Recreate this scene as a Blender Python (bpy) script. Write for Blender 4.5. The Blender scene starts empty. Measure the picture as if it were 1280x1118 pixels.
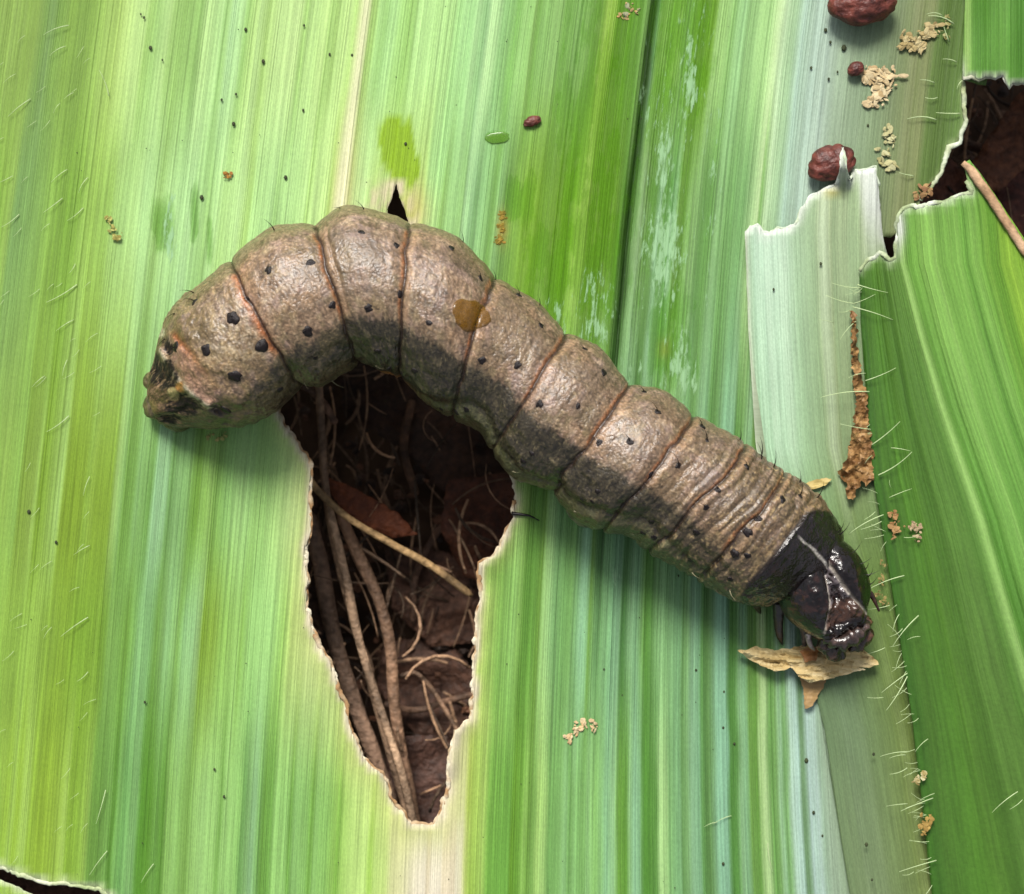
import bpy, math, random
import numpy as np
from mathutils import Vector, Matrix
from mathutils.geometry import delaunay_2d_cdt
from mathutils.bvhtree import BVHTree

# ---------------------------------------------------------------- camera, sky, sun, exposure
# one unit = 100 photo pixels at leaf level (about 3 mm of the real leaf)
H = 24.0
sc = bpy.context.scene
col = sc.collection
cam = bpy.data.cameras.new('camera')
cam.sensor_width = 36.0
cam.lens = 36.0 * H / 12.8
cam.clip_start = 0.1
cam.clip_end = 3000
cam.dof.use_dof = True
cam.dof.focus_distance = H - 0.7
cam.dof.aperture_fstop = 0.28
cam_o = bpy.data.objects.new('camera', cam)
cam_o.location = (0, 0, H)
col.objects.link(cam_o)
sc.camera = cam_o

SUN_EL, SUN_AZ = 50.0, 14.0          # degrees; azimuth from +Y (top of picture) towards -X
w = bpy.data.worlds.new('World')
sc.world = w
w.use_nodes = True
wn, wl = w.node_tree.nodes, w.node_tree.links
bg = wn['Background']
sky = wn.new('ShaderNodeTexSky')
sky.sky_type = 'NISHITA'
sky.sun_disc = False
sky.sun_elevation = math.radians(SUN_EL)
sky.sun_rotation = math.radians(-SUN_AZ)
sky.dust_density = 4.0
hs = wn.new('ShaderNodeHueSaturation')
hs.inputs['Saturation'].default_value = 0.35       # thin overcast: the blue is washed out
wl.new(sky.outputs[0], hs.inputs['Color'])
wl.new(hs.outputs[0], bg.inputs['Color'])
bg.inputs['Strength'].default_value = 0.058
sun = bpy.data.lights.new('sun', 'SUN')
sun.energy = 2.1
sun.angle = math.radians(20)
sun.color = (1.0, 0.955, 0.89)
sun_o = bpy.data.objects.new('sun', sun)
az, el = math.radians(SUN_AZ), math.radians(SUN_EL)
sdir = Vector((-math.sin(az) * math.cos(el), math.cos(az) * math.cos(el), math.sin(el)))
sun_o.rotation_euler = sdir.to_track_quat('Z', 'Y').to_euler()
sun_o.location = sdir * 30
col.objects.link(sun_o)
sc.view_settings.view_transform = 'Standard'
sc.view_settings.look = 'None'
sc.view_settings.gamma = 1
sc.view_settings.exposure = 1.53
sc.view_settings.use_curve_mapping = False
sc.cycles.use_denoising = True
sc.cycles.max_bounces = 8
sc.cycles.sample_clamp_indirect = 4

K = (1.9, 1.9, 1.9)          # how much brighter a lit surface shows than its base colour

# ---------------------------------------------------------------- helpers
rng = np.random.default_rng(7)
random.seed(11)

def lin(c):
    c = np.asarray(c, float) / 255.0
    return np.where(c <= 0.04045, c / 12.92, ((c + 0.055) / 1.055) ** 2.4)

def alb(c):
    """photo colour (sRGB 0-255) -> base colour"""
    return lin(c) / np.array(K)

def W(x, y, z=0.0):
    x, y, z = np.asarray(x, float), np.asarray(y, float), np.asarray(z, float)
    k = (1 - z / H) / 100.0
    return np.stack(np.broadcast_arrays((x - 640) * k, (559 - y) * k, z), -1)

_tab = rng.random((256, 256))
def noise(a, b, seed=0):
    a = np.asarray(a, float) + seed * 17.31
    b = np.asarray(b, float) + seed * 5.77
    ia, ib = np.floor(a).astype(int), np.floor(b).astype(int)
    fa, fb = a - ia, b - ib
    fa, fb = fa * fa * (3 - 2 * fa), fb * fb * (3 - 2 * fb)
    g = lambda i, j: _tab[i & 255, j & 255]
    return ((g(ia, ib) * (1 - fa) + g(ia + 1, ib) * fa) * (1 - fb)
            + (g(ia, ib + 1) * (1 - fa) + g(ia + 1, ib + 1) * fa) * fb) * 2 - 1
def fbm(a, b, seed=0, n=3):
    t = 0; amp = 1.0
    for i in range(n):
        t = t + amp * noise(a * 2 ** i, b * 2 ** i, seed + i * 3)
        amp *= 0.5
    return t / 1.6
def sm(x, a, b):
    t = np.clip((np.asarray(x, float) - a) / (b - a), 0, 1)
    return t * t * (3 - 2 * t)
def mix(a, b, t):
    t = np.asarray(t, float)
    if np.ndim(t) >= 1: t = t[..., None]
    return np.asarray(a) * (1 - t) + np.asarray(b) * t

def origin_of(p):
    return Vector(p.matrix_world.translation) if p is None else Vector(p['_o'])

def finish(o, parent, origin):
    if parent is not None:
        o.parent = parent
        o.location = Vector(origin) - ORG[parent.name]
    else:
        o.location = origin
    ORG[o.name] = Vector(origin)
    return o
ORG = {}

def mk(name, v, faces, mat, parent=None, colr=None, attrs=None, uv=None, smooth=True, origin=None):
    """one mesh object from world-space vertices; its origin is the middle of its base"""
    v = np.asarray(v, float)
    if origin is None:
        mn, mx = v.min(0), v.max(0)
        origin = np.array([(mn[0] + mx[0]) / 2, (mn[1] + mx[1]) / 2, mn[2]])
    me = bpy.data.meshes.new(name)
    vv = (v - np.asarray(origin)).astype(np.float32)
    tris = isinstance(faces, np.ndarray)
    if tris:
        n, k = faces.shape
        me.vertices.add(len(vv)); me.vertices.foreach_set('co', vv.ravel())
        me.loops.add(n * k); me.loops.foreach_set('vertex_index', faces.astype(np.int32).ravel())
        me.polygons.add(n)
        me.polygons.foreach_set('loop_start', np.arange(0, n * k, k, dtype=np.int32))
        me.update(calc_edges=True)
    else:
        me.from_pydata(vv.tolist(), [], faces)
    me.validate()
    me.polygons.foreach_set('use_smooth', np.full(len(me.polygons), smooth))
    if colr is not None:
        c = np.ones((len(vv), 4), np.float32); c[:, :3] = colr
        a = me.color_attributes.new('Col', 'FLOAT_COLOR', 'POINT'); a.data.foreach_set('color', c.ravel())
    for k_, arr in (attrs or {}).items():
        a = me.attributes.new(k_, 'FLOAT', 'POINT'); a.data.foreach_set('value', np.asarray(arr, np.float32))
    if uv is not None:
        a = me.attributes.new('flow', 'FLOAT_VECTOR', 'POINT')
        q = np.zeros((len(vv), 3), np.float32); q[:, :2] = uv
        a.data.foreach_set('vector', q.ravel())
    me.materials.append(mat)
    me.update()
    o = bpy.data.objects.new(name, me)
    col.objects.link(o)
    return finish(o, parent, origin)

def thing(name, loc):
    o = bpy.data.objects.new(name, None)
    o.empty_display_size = 0.1
    col.objects.link(o)
    return finish(o, None, loc)

def tag(o, label, cat=None, group=None, kind=None):
    o['label'] = label
    if cat: o['category'] = cat
    if group: o['group'] = group
    if kind: o['kind'] = kind
    return o

def catmull(P, n):
    """dense points along control points P (k,d), with the fractional index of each"""
    P = np.asarray(P, float)
    Q = np.vstack([2 * P[0] - P[1], P, 2 * P[-1] - P[-2]])
    u = np.linspace(0, len(P) - 1 - 1e-9, n)
    i = u.astype(int); t = (u - i)[:, None]
    p0, p1, p2, p3 = Q[i], Q[i + 1], Q[i + 2], Q[i + 3]
    return 0.5 * (2 * p1 + (p2 - p0) * t + (2 * p0 - 5 * p1 + 4 * p2 - p3) * t ** 2 + (3 * p1 - p0 - 3 * p2 + p3) * t ** 3), u

def tube(path, rad, sides=8, flat=1.0):
    """verts, faces of a closed tube along world path"""
    path = np.asarray(path, float); n = len(path)
    rad = np.broadcast_to(rad, (n,))
    T = np.gradient(path, axis=0); T /= np.linalg.norm(T, axis=1)[:, None] + 1e-12
    up = np.array([0, 0, 1.0])
    S = np.cross(T, up)
    bad = np.linalg.norm(S, axis=1) < 1e-3
    S[bad] = np.cross(T[bad], np.array([1.0, 0, 0]))
    S /= np.linalg.norm(S, axis=1)[:, None]
    N = np.cross(S, T)
    a = np.linspace(0, 2 * math.pi, sides, endpoint=False)
    v = path[:, None] + rad[:, None, None] * (S[:, None] * np.cos(a)[None, :, None] + flat * N[:, None] * np.sin(a)[None, :, None])
    v = v.reshape(-1, 3)
    f = []
    for i in range(n - 1):
        for j in range(sides):
            k = (j + 1) % sides
            f.append((i * sides + j, i * sides + k, (i + 1) * sides + k, (i + 1) * sides + j))
    f.append(tuple(range(sides))[::-1]); f.append(tuple((n - 1) * sides + j for j in range(sides)))
    return v, f

def blob(nu=20, nv=14):
    """unit sphere verts and faces"""
    th = np.linspace(0, math.pi, nv + 1)[1:-1]; ph = np.linspace(0, 2 * math.pi, nu, endpoint=False)
    v = [(0, 0, 1.0)]
    for t in th:
        for p in ph: v.append((math.sin(t) * math.cos(p), math.sin(t) * math.sin(p), math.cos(t)))
    v.append((0, 0, -1.0)); f = []
    for j in range(nu): f.append((0, 1 + j, 1 + (j + 1) % nu))
    for i in range(nv - 2):
        for j in range(nu):
            a, b = 1 + i * nu + j, 1 + i * nu + (j + 1) % nu
            f.append((a, a + nu, b + nu, b))
    e = len(v) - 1; b0 = 1 + (nv - 2) * nu
    for j in range(nu): f.append((e, b0 + (j + 1) % nu, b0 + j))
    return np.array(v), f

# ---- polygon tools (pixel space)
def inside(P, poly):
    P = np.asarray(P); poly = np.asarray(poly); r = np.zeros(len(P), bool)
    x, y = P[:, 0], P[:, 1]
    for (x1, y1), (x2, y2) in zip(poly, np.roll(poly, -1, 0)):
        if y1 == y2: continue
        c = ((y1 > y) != (y2 > y))
        r ^= c & (x < (x2 - x1) * (y - y1) / (y2 - y1) + x1)
    return r
def dist(P, poly, closed=True):
    P = np.asarray(P, float); poly = np.asarray(poly, float); d = np.full(len(P), 1e9)
    ends = np.roll(poly, -1, 0) if closed else poly[1:]
    for a, b in zip(poly, ends):
        ab = b - a; L = ab @ ab + 1e-12
        t = np.clip(((P - a) @ ab) / L, 0, 1)
        q = P - a - t[:, None] * ab
        d = np.minimum(d, np.einsum('ij,ij->i', q, q))
    return np.sqrt(d)
def rough_line(P, step, amp, closed=True, seed=0, freq=0.25):
    """resample a polyline and roughen it sideways; amp may be per-control-point"""
    P = np.asarray(P, float); out = []
    n = len(P); amp = np.broadcast_to(amp, (n,))
    L = 0.0
    for i in range(n if closed else n - 1):
        a, b = P[i], P[(i + 1) % n]; d = b - a; l = np.hypot(*d) + 1e-9
        m = max(1, int(l / step)) if l < 900 else 8
        nn = np.array([-d[1], d[0]]) / l
        for k in range(m):
            t = k / m
            A = amp[i] * (1 - t) + amp[(i + 1) % n] * t
            o = A * (fbm(np.array((L + l * t) * freq * 0.3), np.array(seed * 3.3), seed, 2) + 0.7 * noise(np.array((L + l * t) * freq), np.array(1.7), seed + 9))
            out.append(a + d * t + nn * o)
        L += l
    if not closed: out.append(P[-1])
    return np.array(out)

# ---------------------------------------------------------------- materials
def nodes_of(name):
    m = bpy.data.materials.new(name); m.use_nodes = True
    return m, m.node_tree.nodes, m.node_tree.links, m.node_tree.nodes['Principled BSDF']

def attr_mat(name, rough=0.5, scale=30.0, vary=0.15, bump=0.1, bscale=None, spec=0.4, sss=0.0, stretch=None, sss_col=None, gloss_attr=None, coat=0.0, bdist=0.02, cells=0.0, cstr=.2):
    """material coloured by the mesh's own colour layer plus procedural grain and relief"""
    m, N, Lk, b = nodes_of(name)
    a = N.new('ShaderNodeAttribute'); a.attribute_name = 'Col'
    if stretch:
        c = N.new('ShaderNodeAttribute'); c.attribute_name = 'flow'; src = c.outputs['Vector']
        mp = N.new('ShaderNodeMapping'); mp.inputs['Scale'].default_value = (stretch[0], stretch[1], 1)
        Lk.new(src, mp.inputs[0]); src = mp.outputs[0]
    else:
        c = N.new('ShaderNodeTexCoord'); src = c.outputs['Object']
    n = N.new('ShaderNodeTexNoise'); n.inputs['Scale'].default_value = scale if not stretch else 1.0
    n.inputs['Detail'].default_value = 4
    Lk.new(src, n.inputs['Vector'])
    mr = N.new('ShaderNodeMapRange'); mr.inputs[1].default_value = 0.25; mr.inputs[2].default_value = 0.75
    mr.inputs[3].default_value = 1 - vary; mr.inputs[4].default_value = 1 + vary
    Lk.new(n.outputs[0], mr.inputs[0])
    mx = N.new('ShaderNodeVectorMath'); mx.operation = 'SCALE'
    Lk.new(a.outputs['Color'], mx.inputs[0]); Lk.new(mr.outputs[0], mx.inputs['Scale'])
    Lk.new(mx.outputs[0], b.inputs['Base Color'])
    n2 = N.new('ShaderNodeTexNoise'); n2.inputs['Scale'].default_value = bscale or scale * 1.3; n2.inputs['Detail'].default_value = 5
    c2 = N.new('ShaderNodeTexCoord'); Lk.new(c2.outputs['Object'], n2.inputs['Vector'])
    bp = N.new('ShaderNodeBump'); bp.inputs['Strength'].default_value = bump; bp.inputs['Distance'].default_value = bdist
    Lk.new(n2.outputs[0], bp.inputs['Height']); Lk.new(bp.outputs[0], b.inputs['Normal'])
    if cells:
        vo = N.new('ShaderNodeTexVoronoi'); vo.feature = 'SMOOTH_F1'; vo.inputs['Scale'].default_value = cells
        nd = N.new('ShaderNodeTexNoise'); nd.inputs['Scale'].default_value = 8; nd.inputs['Detail'].default_value = 3
        Lk.new(c2.outputs['Object'], nd.inputs['Vector'])
        ad = N.new('ShaderNodeVectorMath'); ad.operation = 'MULTIPLY_ADD'; ad.inputs[1].default_value = (.1, .1, .1)
        Lk.new(nd.outputs['Color'], ad.inputs[0]); Lk.new(c2.outputs['Object'], ad.inputs[2])
        Lk.new(ad.outputs[0], vo.inputs['Vector'])
        m2 = N.new('ShaderNodeMapRange'); m2.inputs[1].default_value = .1; m2.inputs[2].default_value = .75; m2.inputs[3].default_value = 1 + cstr; m2.inputs[4].default_value = 1 - cstr * 1.6
        Lk.new(vo.outputs['Distance'], m2.inputs[0])
        s2 = N.new('ShaderNodeVectorMath'); s2.operation = 'SCALE'; Lk.new(mx.outputs[0], s2.inputs[0]); Lk.new(m2.outputs[0], s2.inputs['Scale'])
        Lk.new(s2.outputs[0], b.inputs['Base Color'])
        b2 = N.new('ShaderNodeBump'); b2.inputs['Strength'].default_value = .32; b2.inputs['Distance'].default_value = .02; b2.invert = True
        Lk.new(vo.outputs['Distance'], b2.inputs['Height']); Lk.new(bp.outputs[0], b2.inputs['Normal']); Lk.new(b2.outputs[0], b.inputs['Normal'])
    b.inputs['Roughness'].default_value = rough
    if gloss_attr:
        g = N.new('ShaderNodeAttribute'); g.attribute_name = gloss_attr
        Lk.new(g.outputs['Fac'], b.inputs['Roughness'])
        ms_ = N.new('ShaderNodeMapRange'); ms_.inputs[1].default_value = .6; ms_.inputs[2].default_value = .85; ms_.inputs[3].default_value = spec; ms_.inputs[4].default_value = .04
        Lk.new(g.outputs['Fac'], ms_.inputs[0]); Lk.new(ms_.outputs[0], b.inputs['Specular IOR Level'])
    b.inputs['Specular IOR Level'].default_value = spec
    b.inputs['Coat Weight'].default_value = coat; b.inputs['Coat Roughness'].default_value = 0.12
    if sss:
        b.inputs['Subsurface Weight'].default_value = sss
        b.inputs['Subsurface Radius'].default_value = sss_col or (1, 0.6, 0.4)
        b.inputs['Subsurface Scale'].default_value = 0.08
    return m

def plain_mat(name, c, rough=0.6, vary=0.25, scale=6.0, bump=0.3, bscale=20.0, spec=0.3, c2=None):
    m, N, Lk, b = nodes_of(name)
    tc = N.new('ShaderNodeTexCoord')
    n = N.new('ShaderNodeTexNoise'); n.inputs['Scale'].default_value = scale; n.inputs['Detail'].default_value = 5
    Lk.new(tc.outputs['Object'], n.inputs['Vector'])
    r = N.new('ShaderNodeValToRGB')
    A = alb(c); B = alb(c2) if c2 is not None else A * (1 + vary)
    if c2 is None: A = A * (1 - vary)
    r.color_ramp.elements[0].position = 0.32; r.color_ramp.elements[1].position = 0.68
    r.color_ramp.elements[0].color = (*A, 1); r.color_ramp.elements[1].color = (*B, 1)
    Lk.new(n.outputs[0], r.inputs[0]); Lk.new(r.outputs[0], b.inputs['Base Color'])
    n2 = N.new('ShaderNodeTexNoise'); n2.inputs['Scale'].default_value = bscale; n2.inputs['Detail'].default_value = 5
    Lk.new(tc.outputs['Object'], n2.inputs['Vector'])
    bp = N.new('ShaderNodeBump'); bp.inputs['Strength'].default_value = bump; bp.inputs['Distance'].default_value = 0.03
    Lk.new(n2.outputs[0], bp.inputs['Height']); Lk.new(bp.outputs[0], b.inputs['Normal'])
    b.inputs['Roughness'].default_value = rough; b.inputs['Specular IOR Level'].default_value = spec
    return m

def leaf_mat(name, frost_col=(172, 218, 165), wet_col=(84, 148, 14)):
    """living leaf: colour layer, fine fibres along the veins, wet smears, waxy bloom, cell grain"""
    m, N, Lk, b = nodes_of(name)
    def attr(nm):
        a = N.new('ShaderNodeAttribute'); a.attribute_name = nm; return a
    def math_(op, x, y=None, clamp=False):
        q = N.new('ShaderNodeMath'); q.operation = op; q.use_clamp = clamp
        for i, s in enumerate((x, y)):
            if s is None: continue
            if isinstance(s, (int, float)): q.inputs[i].default_value = s
            else: Lk.new(s, q.inputs[i])
        return q.outputs[0]
    def nz(scale_xy, detail=3, rough=0.5):
        mp = N.new('ShaderNodeMapping'); mp.inputs['Scale'].default_value = (scale_xy[0], scale_xy[1], 1)
        Lk.new(flow.outputs['Vector'], mp.inputs[0])
        n = N.new('ShaderNodeTexNoise'); n.inputs['Scale'].default_value = 1; n.inputs['Detail'].default_value = detail
        n.inputs['Roughness'].default_value = rough
        Lk.new(mp.outputs[0], n.inputs['Vector']); return n.outputs[0]
    def rng_(v, a, b_, c, d):
        r = N.new('ShaderNodeMapRange')
        for i, q in enumerate((a, b_, c, d)): r.inputs[i + 1].default_value = q
        Lk.new(v, r.inputs[0]); return r.outputs[0]
    def mixc(f, A, B):
        q = N.new('ShaderNodeMix'); q.data_type = 'RGBA'
        Lk.new(f, q.inputs[0])
        for i, s in ((6, A), (7, B)):
            if isinstance(s, tuple): q.inputs[i].default_value = (*s, 1)
            else: Lk.new(s, q.inputs[i])
        return q.outputs[2]
    flow = attr('flow'); base = attr('Col'); ribw = attr('rib'); wet = attr('wet'); frost = attr('frost')
    fib = nz((46, 0.55), 5, 0.68)
    grain = nz((50, 20), 4, 0.7)
    patch = nz((4.5, 1.3), 3)
    k1 = rng_(fib, 0.25, 0.75, 0.74, 1.26)
    k2 = rng_(grain, 0.3, 0.7, 0.86, 1.14)
    k3 = rng_(patch, 0.3, 0.7, 0.94, 1.06)
    ribA = rng_(nz((19, 0.05), 2, 0.5), 0.44, 0.56, 0, 1)
    ribB = rng_(nz((47, 0.09), 2, 0.5), 0.42, 0.58, 0, 1)
    ribC = rng_(nz((9, 0.03), 1, 0.5), 0.47, 0.53, 0, 1)
    k = math_('MULTIPLY', math_('MULTIPLY', k1, k2), k3)
    rib = math_('ADD', math_('ADD', rng_(ribA, 0, 1, -.13, .10), rng_(ribB, 0, 1, -.10, .09)), rng_(ribC, 0, 1, -.06, .05))
    rib = math_('MULTIPLY', rib, math_('MULTIPLY', ribw.outputs['Fac'], rng_(nz((2.2, .5), 2), .35, .65, .25, .85)))
    k = math_('MULTIPLY', k, math_('ADD', 1.0, rib))
    sc_ = N.new('ShaderNodeVectorMath'); sc_.operation = 'SCALE'
    Lk.new(base.outputs['Color'], sc_.inputs[0]); Lk.new(k, sc_.inputs['Scale'])
    c = sc_.outputs[0]
    wn_ = nz((7, 1.8), 4, 0.55)
    wm = rng_(math_('ADD', wet.outputs['Fac'], math_('MULTIPLY', math_('SUBTRACT', wn_, 0.5), 1.5)), 0.42, 0.56, 0, 1)
    wet_out = math_('MULTIPLY', wm, rng_(wet.outputs['Fac'], .5, .95, .22, .85))
    wsc = N.new('ShaderNodeVectorMath'); wsc.operation = 'SCALE'; wsc.inputs[0].default_value = tuple(alb(wet_col)); Lk.new(k, wsc.inputs['Scale'])
    c = mixc(wet_out, c, wsc.outputs[0])
    fn = nz((15, 3.0), 6, 0.66)
    fm = rng_(math_('ADD', frost.outputs['Fac'], math_('MULTIPLY', math_('SUBTRACT', fn, 0.5), 2.4)), 0.5, 0.72, 0, 0.85)
    c = mixc(fm, c, tuple(alb(frost_col)))
    Lk.new(c, b.inputs['Base Color'])
    r = math_('SUBTRACT', 0.48, math_('MULTIPLY', wm, 0.27))
    Lk.new(math_('ADD', r, math_('MULTIPLY', fm, 0.2)), b.inputs['Roughness'])
    b.inputs['Specular IOR Level'].default_value = 0.2
    h = math_('ADD', math_('MULTIPLY', fib, 0.8), math_('MULTIPLY', grain, 0.3))
    h = math_('ADD', h, math_('MULTIPLY', fm, 0.8))
    h = math_('ADD', h, math_('MULTIPLY', ribw.outputs['Fac'], math_('ADD', math_('MULTIPLY', ribA, 1.0), math_('MULTIPLY', ribB, .5))))
    bp = N.new('ShaderNodeBump'); bp.inputs['Strength'].default_value = 0.5; bp.inputs['Distance'].default_value = 0.02
    Lk.new(h, bp.inputs['Height']); Lk.new(bp.outputs[0], b.inputs['Normal'])
    # a little light passes through the blade
    tr = N.new('ShaderNodeBsdfTranslucent'); Lk.new(c, tr.inputs['Color'])
    ms = N.new('ShaderNodeMixShader'); ms.inputs[0].default_value = 0.12
    out = N['Material Output']
    Lk.new(b.outputs[0], ms.inputs[1]); Lk.new(tr.outputs[0], ms.inputs[2]); Lk.new(ms.outputs[0], out.inputs['Surface'])
    return m

M_leaf = leaf_mat('leaf_blade')
M_rim = attr_mat('dried_leaf_edge', rough=0.75, scale=18, vary=0.3, bump=0.5, bscale=40, spec=0.2)
M_body = attr_mat('caterpillar_skin', rough=0.42, scale=30, vary=0.34, bump=0.4, bscale=30, spec=0.5, sss=0.05, gloss_attr='rgh', bdist=0.02, cells=32, cstr=.28)
M_chitin = attr_mat('head_chitin', rough=0.24, scale=16, vary=0.35, bump=0.7, bscale=11, bdist=.03, spec=0.55, gloss_attr='rgh', coat=.0)
M_spot = plain_mat('black_tubercle', (30, 21, 22), rough=0.38, bump=0.3, spec=0.3)
M_bristle = plain_mat('bristle', (28, 20, 18), rough=0.35, bump=0.0)
M_pale_bristle = plain_mat('pale_bristle', (170, 160, 130), rough=0.4, bump=0.0)
M_hair = plain_mat('leaf_hair', (206, 228, 170), rough=0.35, bump=0.0, vary=0.1)
M_crumb = attr_mat('chewed_crumb', rough=0.8, scale=14, vary=0.2, bump=0.7, bscale=30, spec=0.2)
M_straw = attr_mat('straw_shred', rough=0.6, vary=0.22, bump=0.35, bscale=22, spec=0.3, stretch=(3, 26))
M_frass = plain_mat('frass', (72, 30, 24), rough=0.5, scale=9, bump=1.0, bscale=14, spec=0.4, c2=(136, 68, 54))
M_soil = plain_mat('soil', (60, 46, 36), rough=0.95, scale=2.0, bump=1.0, bscale=7, spec=0.1, c2=(110, 84, 66))
M_speck = plain_mat('dark_speck', (58, 66, 36), rough=0.8, bump=0.0)

# ---------------------------------------------------------------- the ground under the plant
def build_ground():
    xs = np.concatenate([[-900, -300, -90, -40, -22], np.linspace(-14, 14, 90), [22, 40, 90, 300, 900]])
    X, Y = np.meshgrid(xs, xs, indexing='ij')
    Z = -4.6 + 0.22 * fbm(X * 0.7, Y * 0.7, 2, 4) + 0.1 * noise(X * 4, Y * 4, 5)
    v = np.stack([X, Y, Z], -1).reshape(-1, 3); n = len(xs)
    i, j = np.meshgrid(np.arange(n - 1), np.arange(n - 1), indexing='ij')
    a = (i * n + j).ravel()
    f = np.stack([a, a + n, a + n + 1, a + 1], -1)
    o = mk('soil_ground', v, f, M_soil, origin=(0, 0, -4.6))
    o['kind'] = 'structure'; o['label'] = 'dark brown soil under the leaves'
build_ground()

# ---------------------------------------------------------------- leaves
def leaf_mesh(name, outline, holes, flow, unflow, grid, zfun, colfun, parent, thick=0.045, wet=None, frost=None, part='blade', across=lambda s: s, asp=0.27, ribf=lambda x, y: np.ones_like(x)):
    """triangulated blade. flow(s,y)->x, unflow(x,y)->s ; grid = (s values, y values)"""
    S, Y = np.meshgrid(grid[0], grid[1], indexing='ij')
    X = flow(S, Y)
    P = np.stack([X, Y], -1).reshape(-1, 2)
    ok = inside(P, outline)
    for h in holes: ok &= ~inside(P, h)
    P = P[ok]
    ok = dist(P, outline) > 1.6
    for h in holes:
        mn, mx = h.min(0) - 8, h.max(0) + 8
        near = ((P > mn) & (P < mx)).all(1)
        q = np.ones(len(P), bool); q[near] = dist(P[near], h) > 1.6
        ok &= q
    P = P[ok]
    allp = [P]; edges = []; base = len(P)
    for loop in [outline] + holes:
        k = len(loop); allp.append(loop)
        edges += [(base + i, base + (i + 1) % k) for i in range(k)]; base += k
    A = np.vstack(allp)
    D = np.stack([across(unflow(A[:, 0], A[:, 1])), A[:, 1] * asp], -1)
    vs, es, fs, ov, *_ = delaunay_2d_cdt([Vector(p) for p in D.tolist()], edges, [], 0, 1e-5)
    V = np.array([A[q[0]] if len(q) else (np.nan, np.nan) for q in ov]); F = np.array([f for f in fs if len(f) == 3])
    F = F[~np.isnan(V[F]).any((1, 2))]
    c = V[F].mean(1)
    ok = inside(c, outline)
    for h in holes: ok &= ~inside(c, h)
    F = F[ok]
    used = np.unique(F); re = np.full(len(V), -1); re[used] = np.arange(len(used)); V = V[used]; F = re[F]
    x, y = V[:, 0], V[:, 1]; s = unflow(x, y)
    z = zfun(x, y, s); top = W(x, y, z); bot = W(x, y, z - thick)
    # orientation up
    p0, p1, p2 = top[F[:, 0]], top[F[:, 1]], top[F[:, 2]]
    up = np.cross(p1 - p0, p2 - p0)[:, 2] > 0
    F[~up] = F[~up][:, ::-1]
    n = len(V)
    E = np.vstack([F[:, [0, 1]], F[:, [1, 2]], F[:, [2, 0]]])
    key = np.sort(E, 1); _, inv, cnt = np.unique(key, axis=0, return_inverse=True, return_counts=True)
    B = E[cnt[inv.ravel()] == 1]
    side = np.vstack([np.stack([B[:, 0], B[:, 0] + n, B[:, 1] + n], -1), np.stack([B[:, 0], B[:, 1] + n, B[:, 1]], -1)])
    faces = np.vstack([F, F[:, ::-1] + n, side])
    C = colfun(x, y, s)
    wv = wet(x, y) if wet else np.zeros(n); fv = frost(x, y) if frost else np.zeros(n)
    uv = np.stack([across(s) / 100, y / 100], -1)
    o = mk(part, np.vstack([top, bot]), faces, M_leaf, parent, np.vstack([C, C]),
           {'wet': np.tile(wv, 2), 'frost': np.tile(fv, 2), 'rib': np.tile(ribf(x, y), 2)}, np.vstack([uv, uv]))
    return o

# --- main leaf: vein flow measured on the photo
_sx = np.array([-700, 0, 150, 300, 500, 700, 840, 920, 1020, 1120, 1500.])
_aT = np.full(len(_sx), -0.135)
_aB = np.array([-0.10, -0.095, -0.08, -0.055, -0.05, -0.03, 0.0, 0.03, 0.06, 0.095, 0.12])
def flow_main(s, y):
    aT = np.interp(s, _sx, _aT); aB = np.interp(s, _sx, _aB); yc = np.clip(y, -250, 1350)
    return s + aT * yc + (aB - aT) * yc ** 2 / 2236.0 * np.where(yc > 0, 1, 0)
_sg = np.linspace(-900, 1700, 1301)
def unflow_main(x, y):
    yb = np.round(np.asarray(y) / 2) * 2; out = np.empty(len(x))
    for v in np.unique(yb):
        k = yb == v
        out[k] = np.interp(x[k], flow_main(_sg, np.full(len(_sg), v)), _sg)
    return out
def s_at(x, y): return float(unflow_main(np.array([float(x)]), np.array([float(y)]))[0])

HOLE = [(348,511),(357,533),(376,558),(391,586),(388,616),(391,644),(386,672),(382,684),(386,727),(384,742),(386,762),(391,791),(402,809),
        (413,828),(421,855),(436,885),(438,909),(451,943),(468,960),(480,966),(489,993),(505,1020),(514,1033),(543,1031),(553,1007),(560,970),
        (566,933),(568,913),(588,899),(590,865),(593,824),(600,740),(599,705),(617,694),(631,672),(641,644),(641,605),(610,540),(520,445),(430,425),(365,455)]
HOLE2 = [(492,240),(496,230),(499,247),(506,261),(511,284),(486,286),(484,262)]
SLIT = [(-260,1036),(-120,1060),(0,1084),(20,1092),(45,1100),(62,1106),(80,1104),(100,1108),(126,1112),(142,1124),(160,1160),(120,1165),(60,1136),(40,1118),(20,1107),(0,1099),(-120,1090),(-250,1062)]
hole = rough_line(HOLE, 2.5, 2.6, True, 1, 0.22)
hole2 = rough_line(HOLE2, 3.0, 0.8, True, 2, 0.3)
hole4 = rough_line([(1104,296),(1113,298),(1128,286),(1130,332),(1108,334)], 3, .6, True, 5)
slit = rough_line(SLIT, 3.5, 1.4, True, 3, 0.3)
main_out = rough_line([(-620,-560),(1240,-560),(1240,60),(1232,108),(1204,100),(1207,150),(1200,178),(1186,184),(1178,215),(1160,240),(1150,252),(1150,330),(1230,430),(1262,1120),(1330,1720),(-560,1720),(-640,600)],
                      9, [0, 0, 0, 1.5, 1.5, 1.5, 1.5, 1.5, 1.5, 1.5, 1.5, 0, 0, 0, 0, 2, 2], True, 4, 0.2)

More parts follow.
